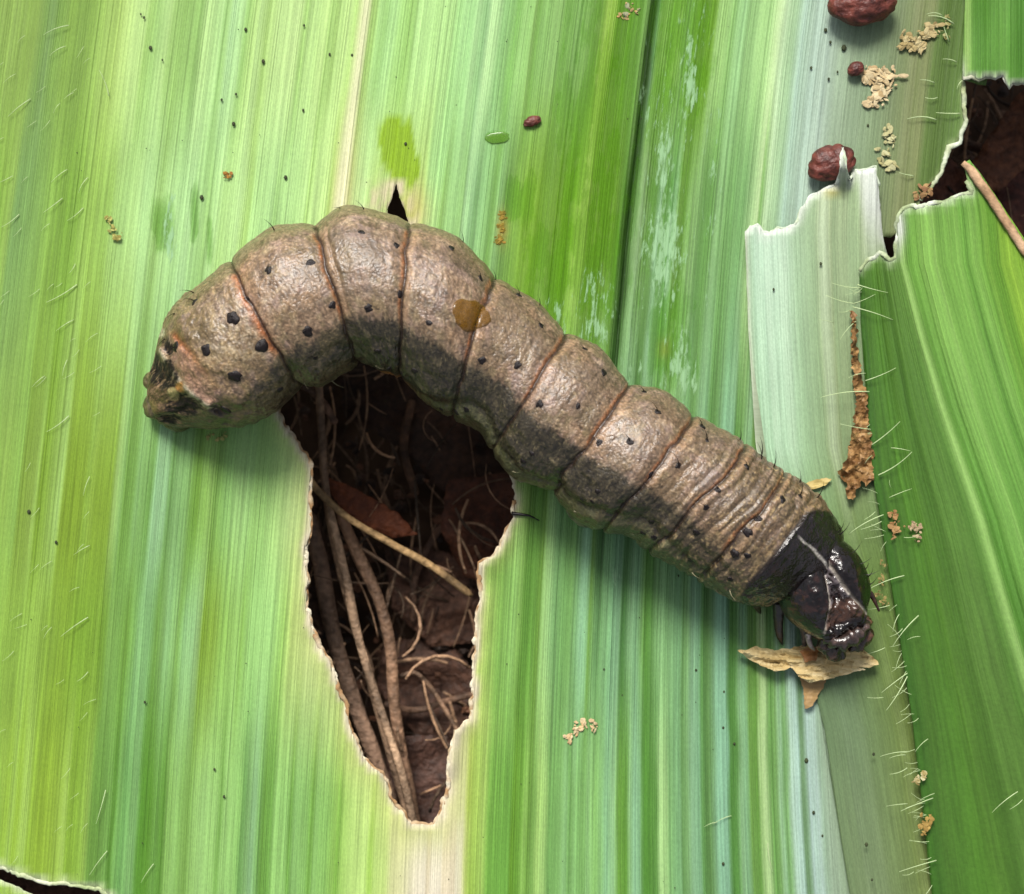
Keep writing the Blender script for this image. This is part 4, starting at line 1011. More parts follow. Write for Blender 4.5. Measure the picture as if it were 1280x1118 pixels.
for x, y, L, dg in [(641,590,9,-60),(719,640,12,-45),(790,668,12,-40),(865,716,12,-80),(895,738,14,-70),(415,476,18,-60),(380,478,9,-110),(470,458,10,-70),(850,706,8,-80),(912,738,14,-100)]:
    outline_bristle(x, y, L, dg, BP, .7)

# --- head
hf2 = np.array([0.33, 0.944]); hl2 = np.array([0.944, -0.33])
HC = W(1029, 736, .68)
fw = np.array([hf2[0], -hf2[1], 0]); la = np.array([hl2[0], -hl2[1], 0]); upv = np.array([0, 0, 1.0])
pitch = math.radians(13)
f3d = fw * math.cos(pitch) - upv * math.sin(pitch); u3d = fw * math.sin(pitch) + upv * math.cos(pitch)
# roll the face a little to the right
ro = math.radians(8); l3d = la * math.cos(ro) - u3d * math.sin(ro); u3d = la * math.sin(ro) + u3d * math.cos(ro)
hv, hfc = blob(150, 110)
x, y, z = hv[:, 0].copy(), hv[:, 1].copy(), hv[:, 2].copy()
A = np.sign(x) * np.abs(x) ** .92 * .565; B = y * .70; Cz = np.sign(z) * np.abs(z) ** .9 * .46
A *= 1 - .20 * sm(B, .1, .6)                       # narrows to the mouth
Cz += -.07 * np.exp(-(A / .07) ** 2) * sm(z, 0, .4) * (1 - sm(B, -.1, .25))      # groove between the lobes
Cz += .075 * np.exp(-((np.abs(A) - .27) / .16) ** 2) * sm(z, 0, .5)
ac = np.abs(A - .03)
edge = np.interp(B, [-.45, -.28, .02, .36, .46], [.02, .05, .13, .29, .31])                # sutures of the face
infr = (1 - sm(ac, edge - .02, edge + .02)) * sm(z, .05, .3) * sm(B, -.45, -.35)
Cz += -.035 * infr - .035 * np.exp(-((ac - edge) / .018) ** 2) * sm(z, .05, .3) * sm(B, -.45, -.4) * (1 - sm(B, .3, .36))
Cz += .042 * fbm(A * 8, B * 8, 51, 4) * sm(z, 0, .3) * (0.5 + infr) + .012 * fbm(A * 34, B * 34, 52, 2) * sm(z, 0, .3) * (.15 + infr)
Cz += .03 * sm(B, .36, .4) * (1 - sm(B, .48, .55)) * infr
hw = HC + A[:, None] * l3d + B[:, None] * f3d + Cz[:, None] * u3d
hc = np.broadcast_to(c3((20, 12, 11)), (len(hv), 3))
nn1 = fbm(A * 9, B * 9, 53, 3); nn2 = fbm(A * 30, B * 22, 54, 3)
hc = mix(hc, c3((74, 42, 34)), .6 * sm(nn1, .2, .6))
ad = np.exp(-np.abs((ac - edge + .035) / .05) ** 4) * sm(z, .1, .3) * (1 - sm(B, .28, .36)) * sm(B, -.44, -.4)
hc = mix(hc, c3((140, 134, 140)), ad * .8 * sm(nn2, -.5, .2))
hc = mix(hc, c3((96, 84, 86)), infr * (1 - sm(B, -.02, .06)) * .6 * sm(nn2, -.3, .4))  # bluish grey gloss highlight painted on the upper face, between the sutures
br = infr * sm(B, .04, .1) * (1 - sm(B, .32, .38))
hc = mix(hc, c3((92, 62, 46)), br * (.75 + .25 * nn2))
sut = np.exp(-((ac - edge) / .016) ** 2) * sm(z, .1, .3) * (1 - sm(B, .36, .42)) * sm(B, -.46, -.42)
hc = mix(hc, c3((222, 212, 196)), np.clip(sut * .95, 0, 1))
ret = sm(noise(A * 26, B * 26, 57), .35, .6) * (ac > edge + .03) * sm(-A, .1, .3)
hc = mix(hc, c3((104, 66, 54)), ret * .5)
hr = np.clip(.12 + .06 * nn1 + .15 * br, .07, .6)
head = mk('head', hw, hfc, M_chitin, cat, alb(np.clip(hc, 8, 250)), {'rgh': hr})
head['label'] = 'glossy black brown head with pale inverted Y line'
def hp_(a, b, c): return HC + a * l3d + (b + .13 if b > .3 else b) * f3d + (c + .05 if b > .3 else c) * u3d
def head_part(name, P, r, colr, parent=head, flat=1.0, sides=10, rough=.16, amp=.12, seed=1, label=None):
    P = np.array(P); Pd, _ = catmull(P, 14) if len(P) > 2 else (np.linspace(P[0], P[-1], 10), 0)
    rad = np.interp(np.linspace(0, 1, len(Pd)), np.linspace(0, 1, len(r)), r)
    sides = max(sides, 16); Pd, _ = catmull(P, 26) if len(P) > 2 else (np.linspace(P[0], P[-1], 26), 0); rad = np.interp(np.linspace(0, 1, 26), np.linspace(0, 1, len(r)), r)
    v, f = tube(Pd, rad, sides, flat)
    nz_ = noise(v[:, 0] * 14 + seed, v[:, 1] * 14, seed) + .5 * noise(v[:, 0] * 40, v[:, 1] * 40 + seed, seed)
    ctrs = np.repeat(Pd, sides, 0); v = ctrs + (v - ctrs) * (1 + amp * nz_)[:, None]
    cc = mix(np.broadcast_to(c3(colr), (len(v), 3)), c3(colr) * 1.8, sm(nz_, .2, .8))
    return mk(name, v, f, M_chitin, parent, alb(np.clip(cc, 5, 250)), {'rgh': np.full(len(v), rough)})
# upper lip: a wrinkled plate across the front
head_part('upper_lip', [hp_(-.24, .40, .16), hp_(-.1, .46, .25), hp_(.06, .47, .26), hp_(.22, .45, .22), hp_(.32, .38, .14)], [.06, .11, .125, .11, .06], (58, 46, 42), amp=.34, seed=3)
head_part('mandible', [hp_(-.22, .40, .02), hp_(-.18, .56, .06), hp_(-.08, .68, .05), hp_(.0, .73, .0)], [.10, .13, .10, .03], (52, 36, 28), amp=.3, seed=4)
head_part('mandible', [hp_(.32, .36, .02), hp_(.28, .54, .07), hp_(.18, .66, .06), hp_(.06, .72, .0)], [.10, .13, .10, .03], (64, 44, 34), amp=.3, seed=5)
head_part('lower_lip', [hp_(-.12, .50, -.18), hp_(.04, .66, -.16), hp_(.14, .52, -.18)], [.08, .11, .08], (70, 46, 26), amp=.2, seed=6)
head_part('antenna', [hp_(.44, .20, .06), hp_(.53, .28, .08), hp_(.56, .38, .04)], [.05, .035, .012], (60, 38, 28), amp=.1, seed=7)
head_part('antenna', [hp_(-.36, .32, -.02), hp_(-.38, .46, .0), hp_(-.34, .56, -.04)], [.045, .035, .012], (120, 110, 104), amp=.1, seed=8)
head_part('palp', [hp_(.22, .60, -.06), hp_(.30, .70, -.04), hp_(.30, .76, -.06)], [.04, .03, .012], (60, 40, 28), seed=9)
head_part('palp', [hp_(-.12, .60, -.1), hp_(-.14, .74, -.08), hp_(-.10, .82, -.12)], [.04, .03, .012], (90, 60, 34), seed=10)
for q, (a_, b_) in enumerate(((.47, .12), (.45, .20), (.48, .04), (.40, .26), (-.43, .16), (-.40, .24), (-.44, .08))):
    zz = .16 if a_ > 0 else .14
    ev, ef = blob(10, 8)
    mk('eyelet', hp_(a_, b_, zz) + ev * .032, ef, M_chitin, head, alb(np.broadcast_to(c3((52, 40, 38)), (len(ev), 3))), {'rgh': np.full(len(ev), .12)})
for (a_, b_, L, dx, dy) in ((.40, -.2, .22, .9, .1), (.46, -.05, .2, .95, -.1), (.38, -.35, .2, .8, .4), (.5, .1, .14, .9, .3), (-.3, .3, .2, -.5, -.8), (-.24, .45, .18, -.3, -.9), (.1, .5, .16, .2, -.9), (.5, -.1, .12, .8, .5), (.52, .0, .12, .8, .5)):
    p = hp_(a_, b_, .2); dv = Vector((dx, dy, .15)).normalized()
    q = bpy.data.objects.new('bristle', BR); col.objects.link(q); finish(q, head, p)
    q.rotation_euler = dv.to_track_quat('X', 'Z').to_euler(); q.scale = (L, .7, .7)
# --- legs behind the head, reaching the leaf
def leg(pts, r, c):
    head_part('leg', [W(*p) for p in pts], r, c, parent=cat, amp=.1, sides=9, rough=.3)
leg([(1000,756,.42),(1004,782,.32),(1006,800,.16),(1004,812,.06)], [.09, .06, .04, .012], (84, 76, 70))
leg([(975,752,.42),(973,776,.30),(975,796,.16),(978,806,.06)], [.09, .06, .045, .012], (46, 36, 28))
leg([(946,742,.40),(946,756,.24),(950,766,.08)], [.09, .06, .02], (70, 58, 40))
leg([(1062,742,.40),(1076,768,.24),(1080,784,.1)], [.08, .06, .02], (46, 34, 26))
# stubby belly legs: four middle pairs (near side shows as fleshy lobes) and the rear pair
def proleg(x, y, r, colr, zt=.55):
    v, f = blob(22, 16); d = 1 + .1 * np.array([noise(np.array(q[0] * 3 + x), np.array(q[1] * 3 + q[2] * 2), 7) for q in v])
    v = v * d[:, None] * np.array([r, r, zt / 2]) + W(x, y, zt / 2 + .01)
    nz_ = noise(v[:, 0] * 12, v[:, 1] * 12, 4)
    cc = mix(np.broadcast_to(c3(colr), (len(v), 3)), c3(colr) * .65, sm(nz_, 0, .6))
    return mk('proleg', v, f, M_body, cat, alb(cc), {'rgh': np.full(len(v), .38)})
proleg(196, 508, .17, (120, 108, 74), .42); proleg(192, 476, .13, (132, 118, 80), .4); proleg(222, 520, .2, (96, 82, 48), .5)
proleg(655, 575, .27, (146, 146, 112)); proleg(735, 632, .27, (146, 146, 112)); proleg(545, 470, .3, (140, 132, 96), .5)

# --- amber droplet on the back
def droplet(name, x, y, rx, ry, ang, h, mat, tree=None, seed=0):
    n1, n2 = 36, 12; ca, sa = math.cos(ang), math.sin(ang); v = []; base = []
    def put(dx, dy, hh):
        X, Y = x + dx * ca - dy * sa, y + dx * sa + dy * ca
        p, nn = hit(X, Y, tree) if tree else (Vector(W(X, Y, .03)), Vector((0, 0, 1)))
        return np.array(p + nn * hh)
    v.append(put(0, 0, h))
    for i_ in range(1, n2 + 1):
        t = i_ / n2
        for j_ in range(n1):
            a_ = 2 * math.pi * j_ / n1; k = 1 + .22 * float(noise(np.array(math.cos(a_) * 1.3 + seed), np.array(math.sin(a_) * 1.3), 3)) + .1 * float(noise(np.array(math.cos(a_) * 3.3 + seed), np.array(math.sin(a_) * 3.3), 5))
            v.append(put(rx * t * k * math.cos(a_), ry * t * k * math.sin(a_), h * math.sqrt(max(0, 1 - t ** 2.4)) - (.02 if i_ == n2 else 0)))
    f = [(0, 1 + j_, 1 + (j_ + 1) % n1) for j_ in range(n1)]
    for i_ in range(n2 - 1):
        for j_ in range(n1):
            a_, b_ = 1 + i_ * n1 + j_, 1 + i_ * n1 + (j_ + 1) % n1
            f.append((a_, a_ + n1, b_ + n1, b_))
    f = [q[::-1] for q in f]
    return mk(name, np.array(v), f, mat)
def drop_mat(name, c, alpha):
    m, N, Lk, b = nodes_of(name)
    b.inputs['Base Color'].default_value = (*alb(c), 1); b.inputs['Roughness'].default_value = .22; b.inputs['Alpha'].default_value = alpha
    b.inputs['Specular IOR Level'].default_value = .4
    n = N.new('ShaderNodeTexNoise'); n.inputs['Scale'].default_value = 9; r = N.new('ShaderNodeMapRange')
    r.inputs[3].default_value = alpha - .2; r.inputs[4].default_value = min(1, alpha + .2); Lk.new(n.outputs[0], r.inputs[0]); Lk.new(r.outputs[0], b.inputs['Alpha'])
    return m
o = droplet('amber_droplet', 589, 393, 27, 22, .5, .03, drop_mat('amber_juice', (132, 92, 14), .66), bvh, 1)
tag(o, 'amber yellow juice droplet on the back of the caterpillar', 'droplet')
o = droplet('green_droplet', 620, 172, 16, 8.5, -.1, .012, drop_mat('green_juice', (104, 158, 40), .62), None, 2)
tag(o, 'small flat green juice droplet on the leaf above the caterpillar', 'droplet')

# ---------------------------------------------------------------- droppings, crumbs and shreds on the leaves
def pellet(x, y, rx, ry, ang, h, label, seed):
    v, f = blob(48, 34)
    d = 1 + 0.11 * fbm(v[:, 0] * 1.6 + seed, v[:, 1] * 1.6 + v[:, 2], seed, 3) + 0.055 * fbm(v[:, 0] * 4 + 9, v[:, 1] * 4 + v[:, 2] * 3, seed + 1, 3) - .08 * sm(noise(v[:, 0] * 3.2, v[:, 1] * 3.2 + v[:, 2] * 2, seed + 5), .3, .7)
    v = v * d[:, None] * np.array([rx, ry, h * 50]) / 100
    ca, sa = math.cos(ang), math.sin(ang); R = np.array([[ca, -sa, 0], [sa, ca, 0], [0, 0, 1]])
    v = v @ R.T + W(x, y, h / 2 + .02)
    tag(mk('frass_pellet', v, f, M_frass), label, 'frass', 'reddish frass pellets on the leaves')
pellet(1080, 4, 42, 27, .05, .46, 'largest reddish brown frass pellet, beyond the two tan crumbs', 1)
pellet(1040, 204, 31, 22, .35, .30, 'reddish brown frass pellet behind the spike of the pale torn strip', 2)
pellet(665, 152, 12, 6.5, .35, .09, 'tiny red frass grain on the leaf right of the green droplet', 3)
pellet(1070, 86, 11, 9, .6, .16, 'small brown frass bit touching the larger tan crumb', 5)

def crumb(name, pts, size, cols, label, cat_, z0=.02, seed=0, flat=.42, n=26):
    """a clump of chewed bits: one lumpy mesh grown round the given points"""
    n = int(n * 2.2); r = np.random.default_rng(seed + 100); VV, FF, CC = [], [], []
    bv_, bf_ = blob(10, 7); k = 0
    for _ in range(n):
        p = pts[r.integers(len(pts))]; rad = size * r.uniform(.25, .75)
        off = r.normal(0, size * .55, 2)
        d = 1 + .35 * noise(bv_[:, 0] * 2 + r.uniform(0, 50), bv_[:, 1] * 2 + bv_[:, 2] * 2 + r.uniform(0, 50), 5)
        R = Matrix.Rotation(r.uniform(0, 6.3), 3, Vector(r.normal(0, 1, 3)).normalized())
        q = (bv_ * d[:, None] * np.array([1, r.uniform(.4, .9), r.uniform(.12, .35)])) @ np.array(R).T * rad / 100
        q[:, 2] *= flat
        zz = z0 + rad / 100 * flat * .5 + r.uniform(0, .5) * size / 100 * flat
        q = q + W(p[0] + off[0], p[1] + off[1], zz); VV.append(q); FF += [tuple(i_ + k for i_ in t) for t in bf_]; k += len(q)
        CC.append(np.broadcast_to(mix(c3(cols[0]), c3(cols[1]), r.random()), q.shape))
    o = mk(name, np.vstack(VV), FF, M_crumb, None, alb(np.vstack(CC)), smooth=False)
    return tag(o, label, cat_)
TAN = ((232, 214, 172), (190, 164, 118)); PALE = ((236, 214, 170), (214, 180, 130)); BRN = ((150, 110, 66), (190, 154, 104))
crumb('chewed_crumb', [(1086,96),(1100,92),(1112,98),(1104,112),(1098,124)], 10, TAN, 'larger tan crumb of chewed leaf between the two frass pellets', 'crumb', seed=1, n=46)
crumb('chewed_crumb', [(1128,56),(1140,50),(1156,42),(1168,38),(1150,60)], 8, ((214, 200, 152), (170, 150, 100)), 'ragged tan crumb near the top, right of the large frass pellet', 'crumb', seed=2, n=40)
crumb('chewed_crumb', [(1112,162),(1111,172),(1110,182),(1108,192),(1106,200),(1114,206)], 7, ((204, 202, 156), (176, 170, 116)), 'faint pale crumb streak below the larger tan crumb', 'crumb', seed=3, n=22, flat=.35)
crumb('chewed_crumb', [(1186,32),(1182,46),(1184,22)], 4, ((190, 186, 130), (160, 150, 90)), 'thin tan sliver beside the ragged crumb near the top', 'crumb', seed=4, n=12)
crumb('chewed_crumb', [(712,922),(720,912),(728,908),(741,907)], 5.5, PALE, 'pale cream crumb on the striped leaf right of the large hole', 'crumb', seed=5, n=22)
crumb('chewed_crumb', [(136,276),(141,286),(148,295)], 5, ((190, 190, 110), (150, 140, 70)), 'small yellow green crumb left of the rear end of the caterpillar', 'crumb', seed=6, n=16)
crumb('chewed_crumb', [(628,268),(627,284),(624,300)], 5, ((176, 140, 60), (130, 120, 40)), 'small amber chewed bit above the middle of the caterpillar', 'crumb', seed=7, n=26, flat=.22)
crumb('chewed_crumb', [(262,546),(272,547),(280,545)], 4, ((190, 180, 110), (150, 160, 90)), 'tiny tan crumb just under the rear end of the caterpillar', 'crumb', seed=8, n=10, flat=.4)
crumb('chewed_crumb', [(1146,976),(1155,970)], 5, ((214, 206, 160), (170, 150, 90)), 'small cream crumb on the margin of the right leaf, upper of two', 'crumb', z0=.27, seed=9, n=14)
crumb('chewed_crumb', [(1160,1024),(1156,1034)], 6, ((190, 160, 90), (150, 120, 60)), 'small ochre crumb on the margin of the right leaf, lower of two', 'crumb', z0=.27, seed=10, n=14)
crumb('chewed_crumb', [(1117,642),(1118,655),(1117,664)], 6, BRN, 'brown crumb on the right leaf beside the head of the caterpillar', 'crumb', z0=.24, seed=11, n=16)
crumb('chewed_crumb', [(1142,658),(1148,662),(1146,672)], 4.5, ((196, 180, 140), (170, 140, 110)), 'small pinkish crumb right of the brown one on the right leaf', 'crumb', z0=.28, seed=12, n=14)
crumb('chewed_crumb', [(1106,706),(1102,724),(1098,742),(1104,752)], 5, ((170, 150, 96), (130, 120, 66)), 'thin brownish sliver hanging at the leaf margin right of the head', 'crumb', z0=.15, seed=13, n=16)
crumb('chewed_crumb', [(284,219)], 4, ((190, 140, 60), (160, 110, 50)), 'tiny orange speck on the leaf above the rear of the caterpillar', 'crumb', seed=14, n=8)
crumb('chewed_crumb', [(788,8),(780,20),(796,14)], 5, ((200, 160, 100), (150, 160, 130)), 'small tan bit in the dark leaf joint at the top edge', 'crumb', seed=15, n=12)
crumb('chewed_crumb', [(1158,238),(1150,244)], 7, ((180, 150, 100), (140, 100, 70)), 'tan frayed crumb at the corner of the dark gap', 'crumb', seed=16, n=12)

def shred(name, poly, z0, relief, cols, label, cat_, seed, freq=(16, 5), tilt=0.0, ang=0.0, step=4, rag=1.6):
    """a crumpled sheet of dry tissue"""
    out = rough_line(poly, 2.5, rag, True, seed, .35)
    mn, mx = out.min(0), out.max(0)
    X, Y = np.meshgrid(np.arange(mn[0], mx[0], step), np.arange(mn[1], mx[1], step))
    P = np.stack([X.ravel(), Y.ravel()], -1) + rng.uniform(-1, 1, (X.size, 2)) * step * .3
    P = P[inside(P, out)]; P = P[dist(P, out) > 1.5] if len(P) else P
    A_ = np.vstack([P, out]); n_ = len(P); m_ = len(out)
    vs, es, fs, *_ = delaunay_2d_cdt([Vector(p) for p in A_.tolist()], [(n_ + i_, n_ + (i_ + 1) % m_) for i_ in range(m_)], [], 0, 1e-5)
    V_ = np.array([tuple(p) for p in vs]); F_ = np.array([f_ for f_ in fs if len(f_) == 3]); F_ = F_[inside(V_[F_].mean(1), out)]
    x_, y_ = V_[:, 0], V_[:, 1]; ca, sa = math.cos(ang), math.sin(ang)
    p_, q_ = x_ * ca + y_ * sa, -x_ * sa + y_ * ca
    rid = 1 - np.abs(fbm(p_ / (freq[0] * 4), q_ / (freq[1] * 2), seed, 3)) * 2
    z_ = z0 + relief * (rid * .7 + .5 * fbm(p_ / freq[0], q_ / freq[1], seed + 2, 2)) + tilt * (y_ - y_.mean()) / 100
    z_ = np.maximum(z_, z0 - relief * .4)
    n_ = len(V_); top = W(x_, y_, z_); bot = W(x_, y_, z_ - .018)
    up_ = np.cross(top[F_[:, 1]] - top[F_[:, 0]], top[F_[:, 2]] - top[F_[:, 0]])[:, 2] > 0
    F_[~up_] = F_[~up_][:, ::-1]
    E = np.vstack([F_[:, [0, 1]], F_[:, [1, 2]], F_[:, [2, 0]]]); _, inv, cnt = np.unique(np.sort(E, 1), axis=0, return_inverse=True, return_counts=True)
    B_ = E[cnt[inv.ravel()] == 1]
    faces = np.vstack([F_, F_[:, ::-1] + n_, np.stack([B_[:, 0], B_[:, 0] + n_, B_[:, 1] + n_], -1), np.stack([B_[:, 0], B_[:, 1] + n_, B_[:, 1]], -1)])
    t = np.clip(.5 + .6 * fbm(p_ / 20, q_ / 4, seed + 5, 3), 0, 1)
    cc = alb(mix(c3(cols[0]), c3(cols[1]), t)); uv = np.stack([p_, q_], -1) / 100
    o = mk(name, np.vstack([top, bot]), faces, M_straw, None, np.vstack([cc, cc]), None, np.vstack([uv, uv]), smooth=False)
    return tag(o, label, cat_) if cat_ else o
STRAW = ((248, 230, 178), (208, 176, 112))
sh1 = shred('straw_shred', [(922,813),(945,809),(968,812),(990,810),(1003,806),(1020,812),(1034,808),(1042,801),(1050,807),(1062,806),(1072,810),(1090,820),(1098,830),(1086,836),(1074,834),(1060,842),(1036,848),(1012,853),(1000,846),(988,836),(970,840),(950,832),(934,822)],
            .16, .14, STRAW, 'crumpled straw coloured shred of dry leaf held under the mouth of the caterpillar', 'dry shred', 61, (22, 4), tilt=.3, ang=.12, step=3)
o2 = shred('folded_layer', [(985,826),(1010,824),(1040,828),(1070,834),(1082,836),(1060,842),(1035,850),(1012,853),(998,846)], .22, .05, ((250, 234, 186), (216, 184, 120)), '', None, 62, (22, 4), tilt=.2, ang=.05, step=3)
o3 = shred('hanging_tip', [(1000,846),(1016,853),(1032,850),(1026,866),(1016,882),(1006,886),(1004,868)], .1, .03, ((190, 156, 104), (164, 130, 80)), '', None, 63, (5, 12), step=3)
o4 = shred('folded_layer', [(1000,815),(1012,806),(1024,812),(1020,826),(1006,828)], .3, .05, ((176, 124, 70), (140, 90, 46)), '', None, 64, (6, 6), step=3)
for o in (o2, o3, o4):
    wp = Vector(o.location); o.parent = sh1; o.location = wp - Vector(sh1.location)
o = shred('brown_husk', [(1062,388),(1070,392),(1072,420),(1078,470),(1084,500),(1088,540),(1091,570),(1092,600),(1084,606),(1078,602),(1072,610),(1066,626),(1058,618),(1060,606),(1050,600),(1048,590),(1058,576),(1060,560),(1068,530),(1070,500),(1066,460),(1064,420)],
          .17, .17, ((196, 156, 100), (110, 74, 38)), 'brown dried frayed husk lying along the left margin of the right leaf', 'dry husk', 65, (5, 12), step=2.6, rag=4.0)
o = shred('tan_sliver', [(1004,606),(1016,601),(1030,597),(1040,599),(1034,606),(1018,611),(1008,612)], .16, .04, ((216, 190, 120), (190, 170, 100)), 'small tan sliver of dry leaf behind the neck of the caterpillar', 'dry sliver', 66, (12, 5), step=3)
# black fibre sticking out of the hole edge
Pf = [W(640, 642, .02), W(650, 643, .05), W(662, 645, .07), W(674, 651, .04)]
Pf, _ = catmull(np.array(Pf), 14); v, f = tube(Pf, np.linspace(.028, .006, 14), 7)
tag(mk('black_fibre', v, f, M_bristle), 'short black fibre at the right edge of the large hole', 'fibre')

# ---------------------------------------------------------------- litter seen through the holes
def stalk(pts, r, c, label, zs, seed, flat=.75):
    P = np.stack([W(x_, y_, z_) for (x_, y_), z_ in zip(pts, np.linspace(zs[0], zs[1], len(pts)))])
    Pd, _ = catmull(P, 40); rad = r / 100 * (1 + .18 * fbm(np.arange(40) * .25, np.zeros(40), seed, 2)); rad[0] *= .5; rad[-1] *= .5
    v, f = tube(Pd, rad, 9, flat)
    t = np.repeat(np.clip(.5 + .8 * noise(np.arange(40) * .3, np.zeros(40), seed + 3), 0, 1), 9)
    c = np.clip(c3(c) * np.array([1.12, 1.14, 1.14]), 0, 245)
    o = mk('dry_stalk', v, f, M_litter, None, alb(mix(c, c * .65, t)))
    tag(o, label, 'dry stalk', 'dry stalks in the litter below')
M_litter = attr_mat('plant_litter', rough=.62, scale=11, vary=.55, bump=1.0, bscale=13, spec=.3, bdist=.05)
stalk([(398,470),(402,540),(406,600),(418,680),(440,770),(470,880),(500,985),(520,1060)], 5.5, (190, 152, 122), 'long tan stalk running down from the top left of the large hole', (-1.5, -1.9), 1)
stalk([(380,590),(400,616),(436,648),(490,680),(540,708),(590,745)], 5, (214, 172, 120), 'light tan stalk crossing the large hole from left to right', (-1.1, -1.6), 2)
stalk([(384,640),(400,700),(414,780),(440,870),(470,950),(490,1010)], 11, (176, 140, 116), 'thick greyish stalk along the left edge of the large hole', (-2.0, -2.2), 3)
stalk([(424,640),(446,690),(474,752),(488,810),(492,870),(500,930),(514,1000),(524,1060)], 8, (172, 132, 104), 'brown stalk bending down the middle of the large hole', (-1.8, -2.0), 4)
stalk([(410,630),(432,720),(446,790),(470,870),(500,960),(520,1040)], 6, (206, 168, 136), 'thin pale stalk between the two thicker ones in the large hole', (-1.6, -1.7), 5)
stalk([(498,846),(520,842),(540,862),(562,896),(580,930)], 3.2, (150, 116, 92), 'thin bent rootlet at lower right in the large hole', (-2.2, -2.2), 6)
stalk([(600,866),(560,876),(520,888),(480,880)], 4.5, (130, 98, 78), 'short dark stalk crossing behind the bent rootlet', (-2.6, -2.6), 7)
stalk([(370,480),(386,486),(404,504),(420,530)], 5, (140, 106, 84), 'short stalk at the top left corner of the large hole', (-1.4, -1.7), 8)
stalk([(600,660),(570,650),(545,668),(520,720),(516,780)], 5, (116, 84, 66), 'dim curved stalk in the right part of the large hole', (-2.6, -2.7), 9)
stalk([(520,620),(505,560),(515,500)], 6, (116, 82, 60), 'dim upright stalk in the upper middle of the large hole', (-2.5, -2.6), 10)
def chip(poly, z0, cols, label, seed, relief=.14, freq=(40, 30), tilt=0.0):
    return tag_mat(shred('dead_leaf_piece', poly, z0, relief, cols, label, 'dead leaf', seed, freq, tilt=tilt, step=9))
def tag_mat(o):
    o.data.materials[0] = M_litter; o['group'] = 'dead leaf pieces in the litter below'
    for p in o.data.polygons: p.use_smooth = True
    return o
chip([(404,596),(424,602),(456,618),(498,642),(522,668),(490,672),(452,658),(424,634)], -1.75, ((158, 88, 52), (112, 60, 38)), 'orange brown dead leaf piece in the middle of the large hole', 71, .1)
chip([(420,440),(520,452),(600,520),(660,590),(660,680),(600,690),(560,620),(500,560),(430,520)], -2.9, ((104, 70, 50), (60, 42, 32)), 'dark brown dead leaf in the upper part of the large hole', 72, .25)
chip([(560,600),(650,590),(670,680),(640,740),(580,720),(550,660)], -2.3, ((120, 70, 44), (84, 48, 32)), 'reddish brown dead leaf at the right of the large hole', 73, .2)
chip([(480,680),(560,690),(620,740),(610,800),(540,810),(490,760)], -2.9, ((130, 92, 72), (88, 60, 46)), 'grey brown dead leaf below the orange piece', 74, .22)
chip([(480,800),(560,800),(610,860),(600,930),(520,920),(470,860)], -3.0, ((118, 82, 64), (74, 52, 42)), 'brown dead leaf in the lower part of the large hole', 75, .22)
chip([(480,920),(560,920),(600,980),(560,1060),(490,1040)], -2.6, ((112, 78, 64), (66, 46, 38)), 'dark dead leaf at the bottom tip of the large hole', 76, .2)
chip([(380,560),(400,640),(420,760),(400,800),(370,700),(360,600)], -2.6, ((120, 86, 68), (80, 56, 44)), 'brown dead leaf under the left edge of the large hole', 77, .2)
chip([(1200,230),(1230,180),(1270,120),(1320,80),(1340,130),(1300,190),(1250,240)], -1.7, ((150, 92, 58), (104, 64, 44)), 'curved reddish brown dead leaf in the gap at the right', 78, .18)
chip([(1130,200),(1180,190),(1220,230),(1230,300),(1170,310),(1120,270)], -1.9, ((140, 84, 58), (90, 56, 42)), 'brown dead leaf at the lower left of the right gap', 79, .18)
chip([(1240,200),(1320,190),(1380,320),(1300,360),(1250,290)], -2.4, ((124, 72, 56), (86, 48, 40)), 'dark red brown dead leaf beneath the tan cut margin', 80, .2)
stalk([(1150,130),(1190,170),(1240,190),(1320,200)], 8, (110, 76, 58), 'dim thick stalk across the gap at the right', (-2.8, -2.8), 12)
chip([(-40,1040),(60,1070),(160,1100),(180,1170),(60,1170),(-60,1140)], -.9, ((128, 92, 76), (92, 64, 54)), 'brown dead leaf under the slit at the lower left corner', 81, .12)
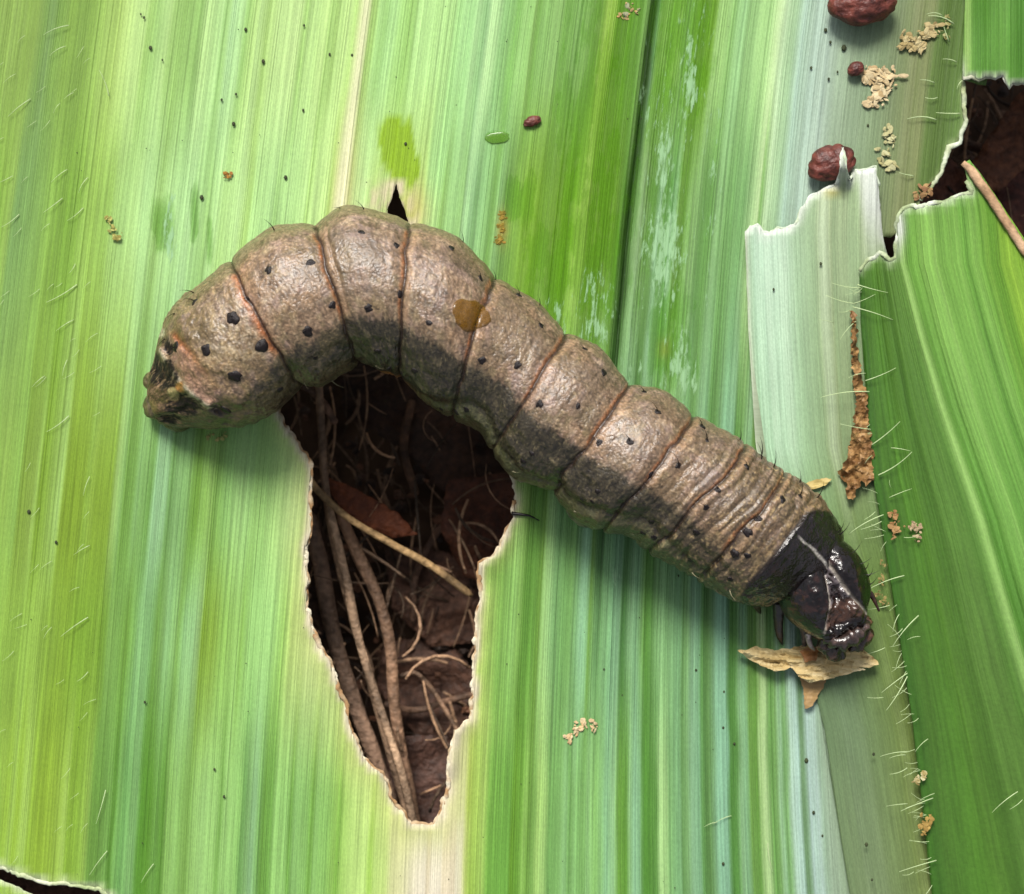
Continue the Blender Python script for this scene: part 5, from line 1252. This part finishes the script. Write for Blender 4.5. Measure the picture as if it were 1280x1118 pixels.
r = np.random.default_rng(5); VV, FF, CC = [], [], []; k = 0
for q in range(420):
    zone = r.random()
    cx_, cy_ = (r.uniform(360, 650), r.uniform(430, 1050)) if zone < .78 else (r.uniform(1130, 1330), r.uniform(80, 340))
    a_ = r.normal(1.25, .7); L = r.uniform(20, 110); z_ = r.uniform(-3.9, -1.7); cv = r.normal(0, .5)
    t = np.linspace(-.5, .5, 7)
    P = W(cx_ + np.cos(a_ + cv * t) * L * t, cy_ + np.sin(a_ + cv * t) * L * t, z_ + .25 * t * r.normal())
    v, f = tube(P, r.uniform(.006, .03) * (1 - .6 * np.abs(t)), 5); VV.append(v); FF += [tuple(i_ + k for i_ in g) for g in f]; k += len(v)
    CC.append(np.broadcast_to(c3((186, 148, 116)) * r.uniform(.35, 1.2), v.shape))
mk('litter_fibres', np.vstack(VV), FF, M_litter, None, alb(np.clip(np.vstack(CC), 5, 250)))
o = bpy.data.objects['litter_fibres']; tag(o, 'tangle of fine dark rootlets and fibres in the litter below', kind='stuff')
VV, FF, CC = [], [], []; k = 0; bv_, bf_ = blob(8, 6)
for q in range(500):
    cx_, cy_ = (r.uniform(350, 660), r.uniform(430, 1060)) if r.random() < .78 else (r.uniform(1120, 1330), r.uniform(80, 340))
    d = 1 + .5 * noise(bv_[:, 0] * 2 + q, bv_[:, 1] * 2 + bv_[:, 2], 3); v = bv_ * d[:, None] * r.uniform(.02, .11) * np.array([1, r.uniform(.5, 1), r.uniform(.4, .8)]) + W(cx_, cy_, r.uniform(-4.4, -2.6))
    VV.append(v); FF += [tuple(i_ + k for i_ in g) for g in bf_]; k += len(v); CC.append(np.broadcast_to(c3((140, 96, 70)) * r.uniform(.3, 1.1), v.shape))
o = tag(mk('litter_crumbs', np.vstack(VV), FF, M_litter, None, alb(np.clip(np.vstack(CC), 5, 250)), smooth=False), 'crumbs of dark rotted litter below the leaves', kind='stuff')
print('objects', len(bpy.data.objects), 'tris', sum(len(o.data.polygons) for o in bpy.data.objects if o.type == 'MESH'))
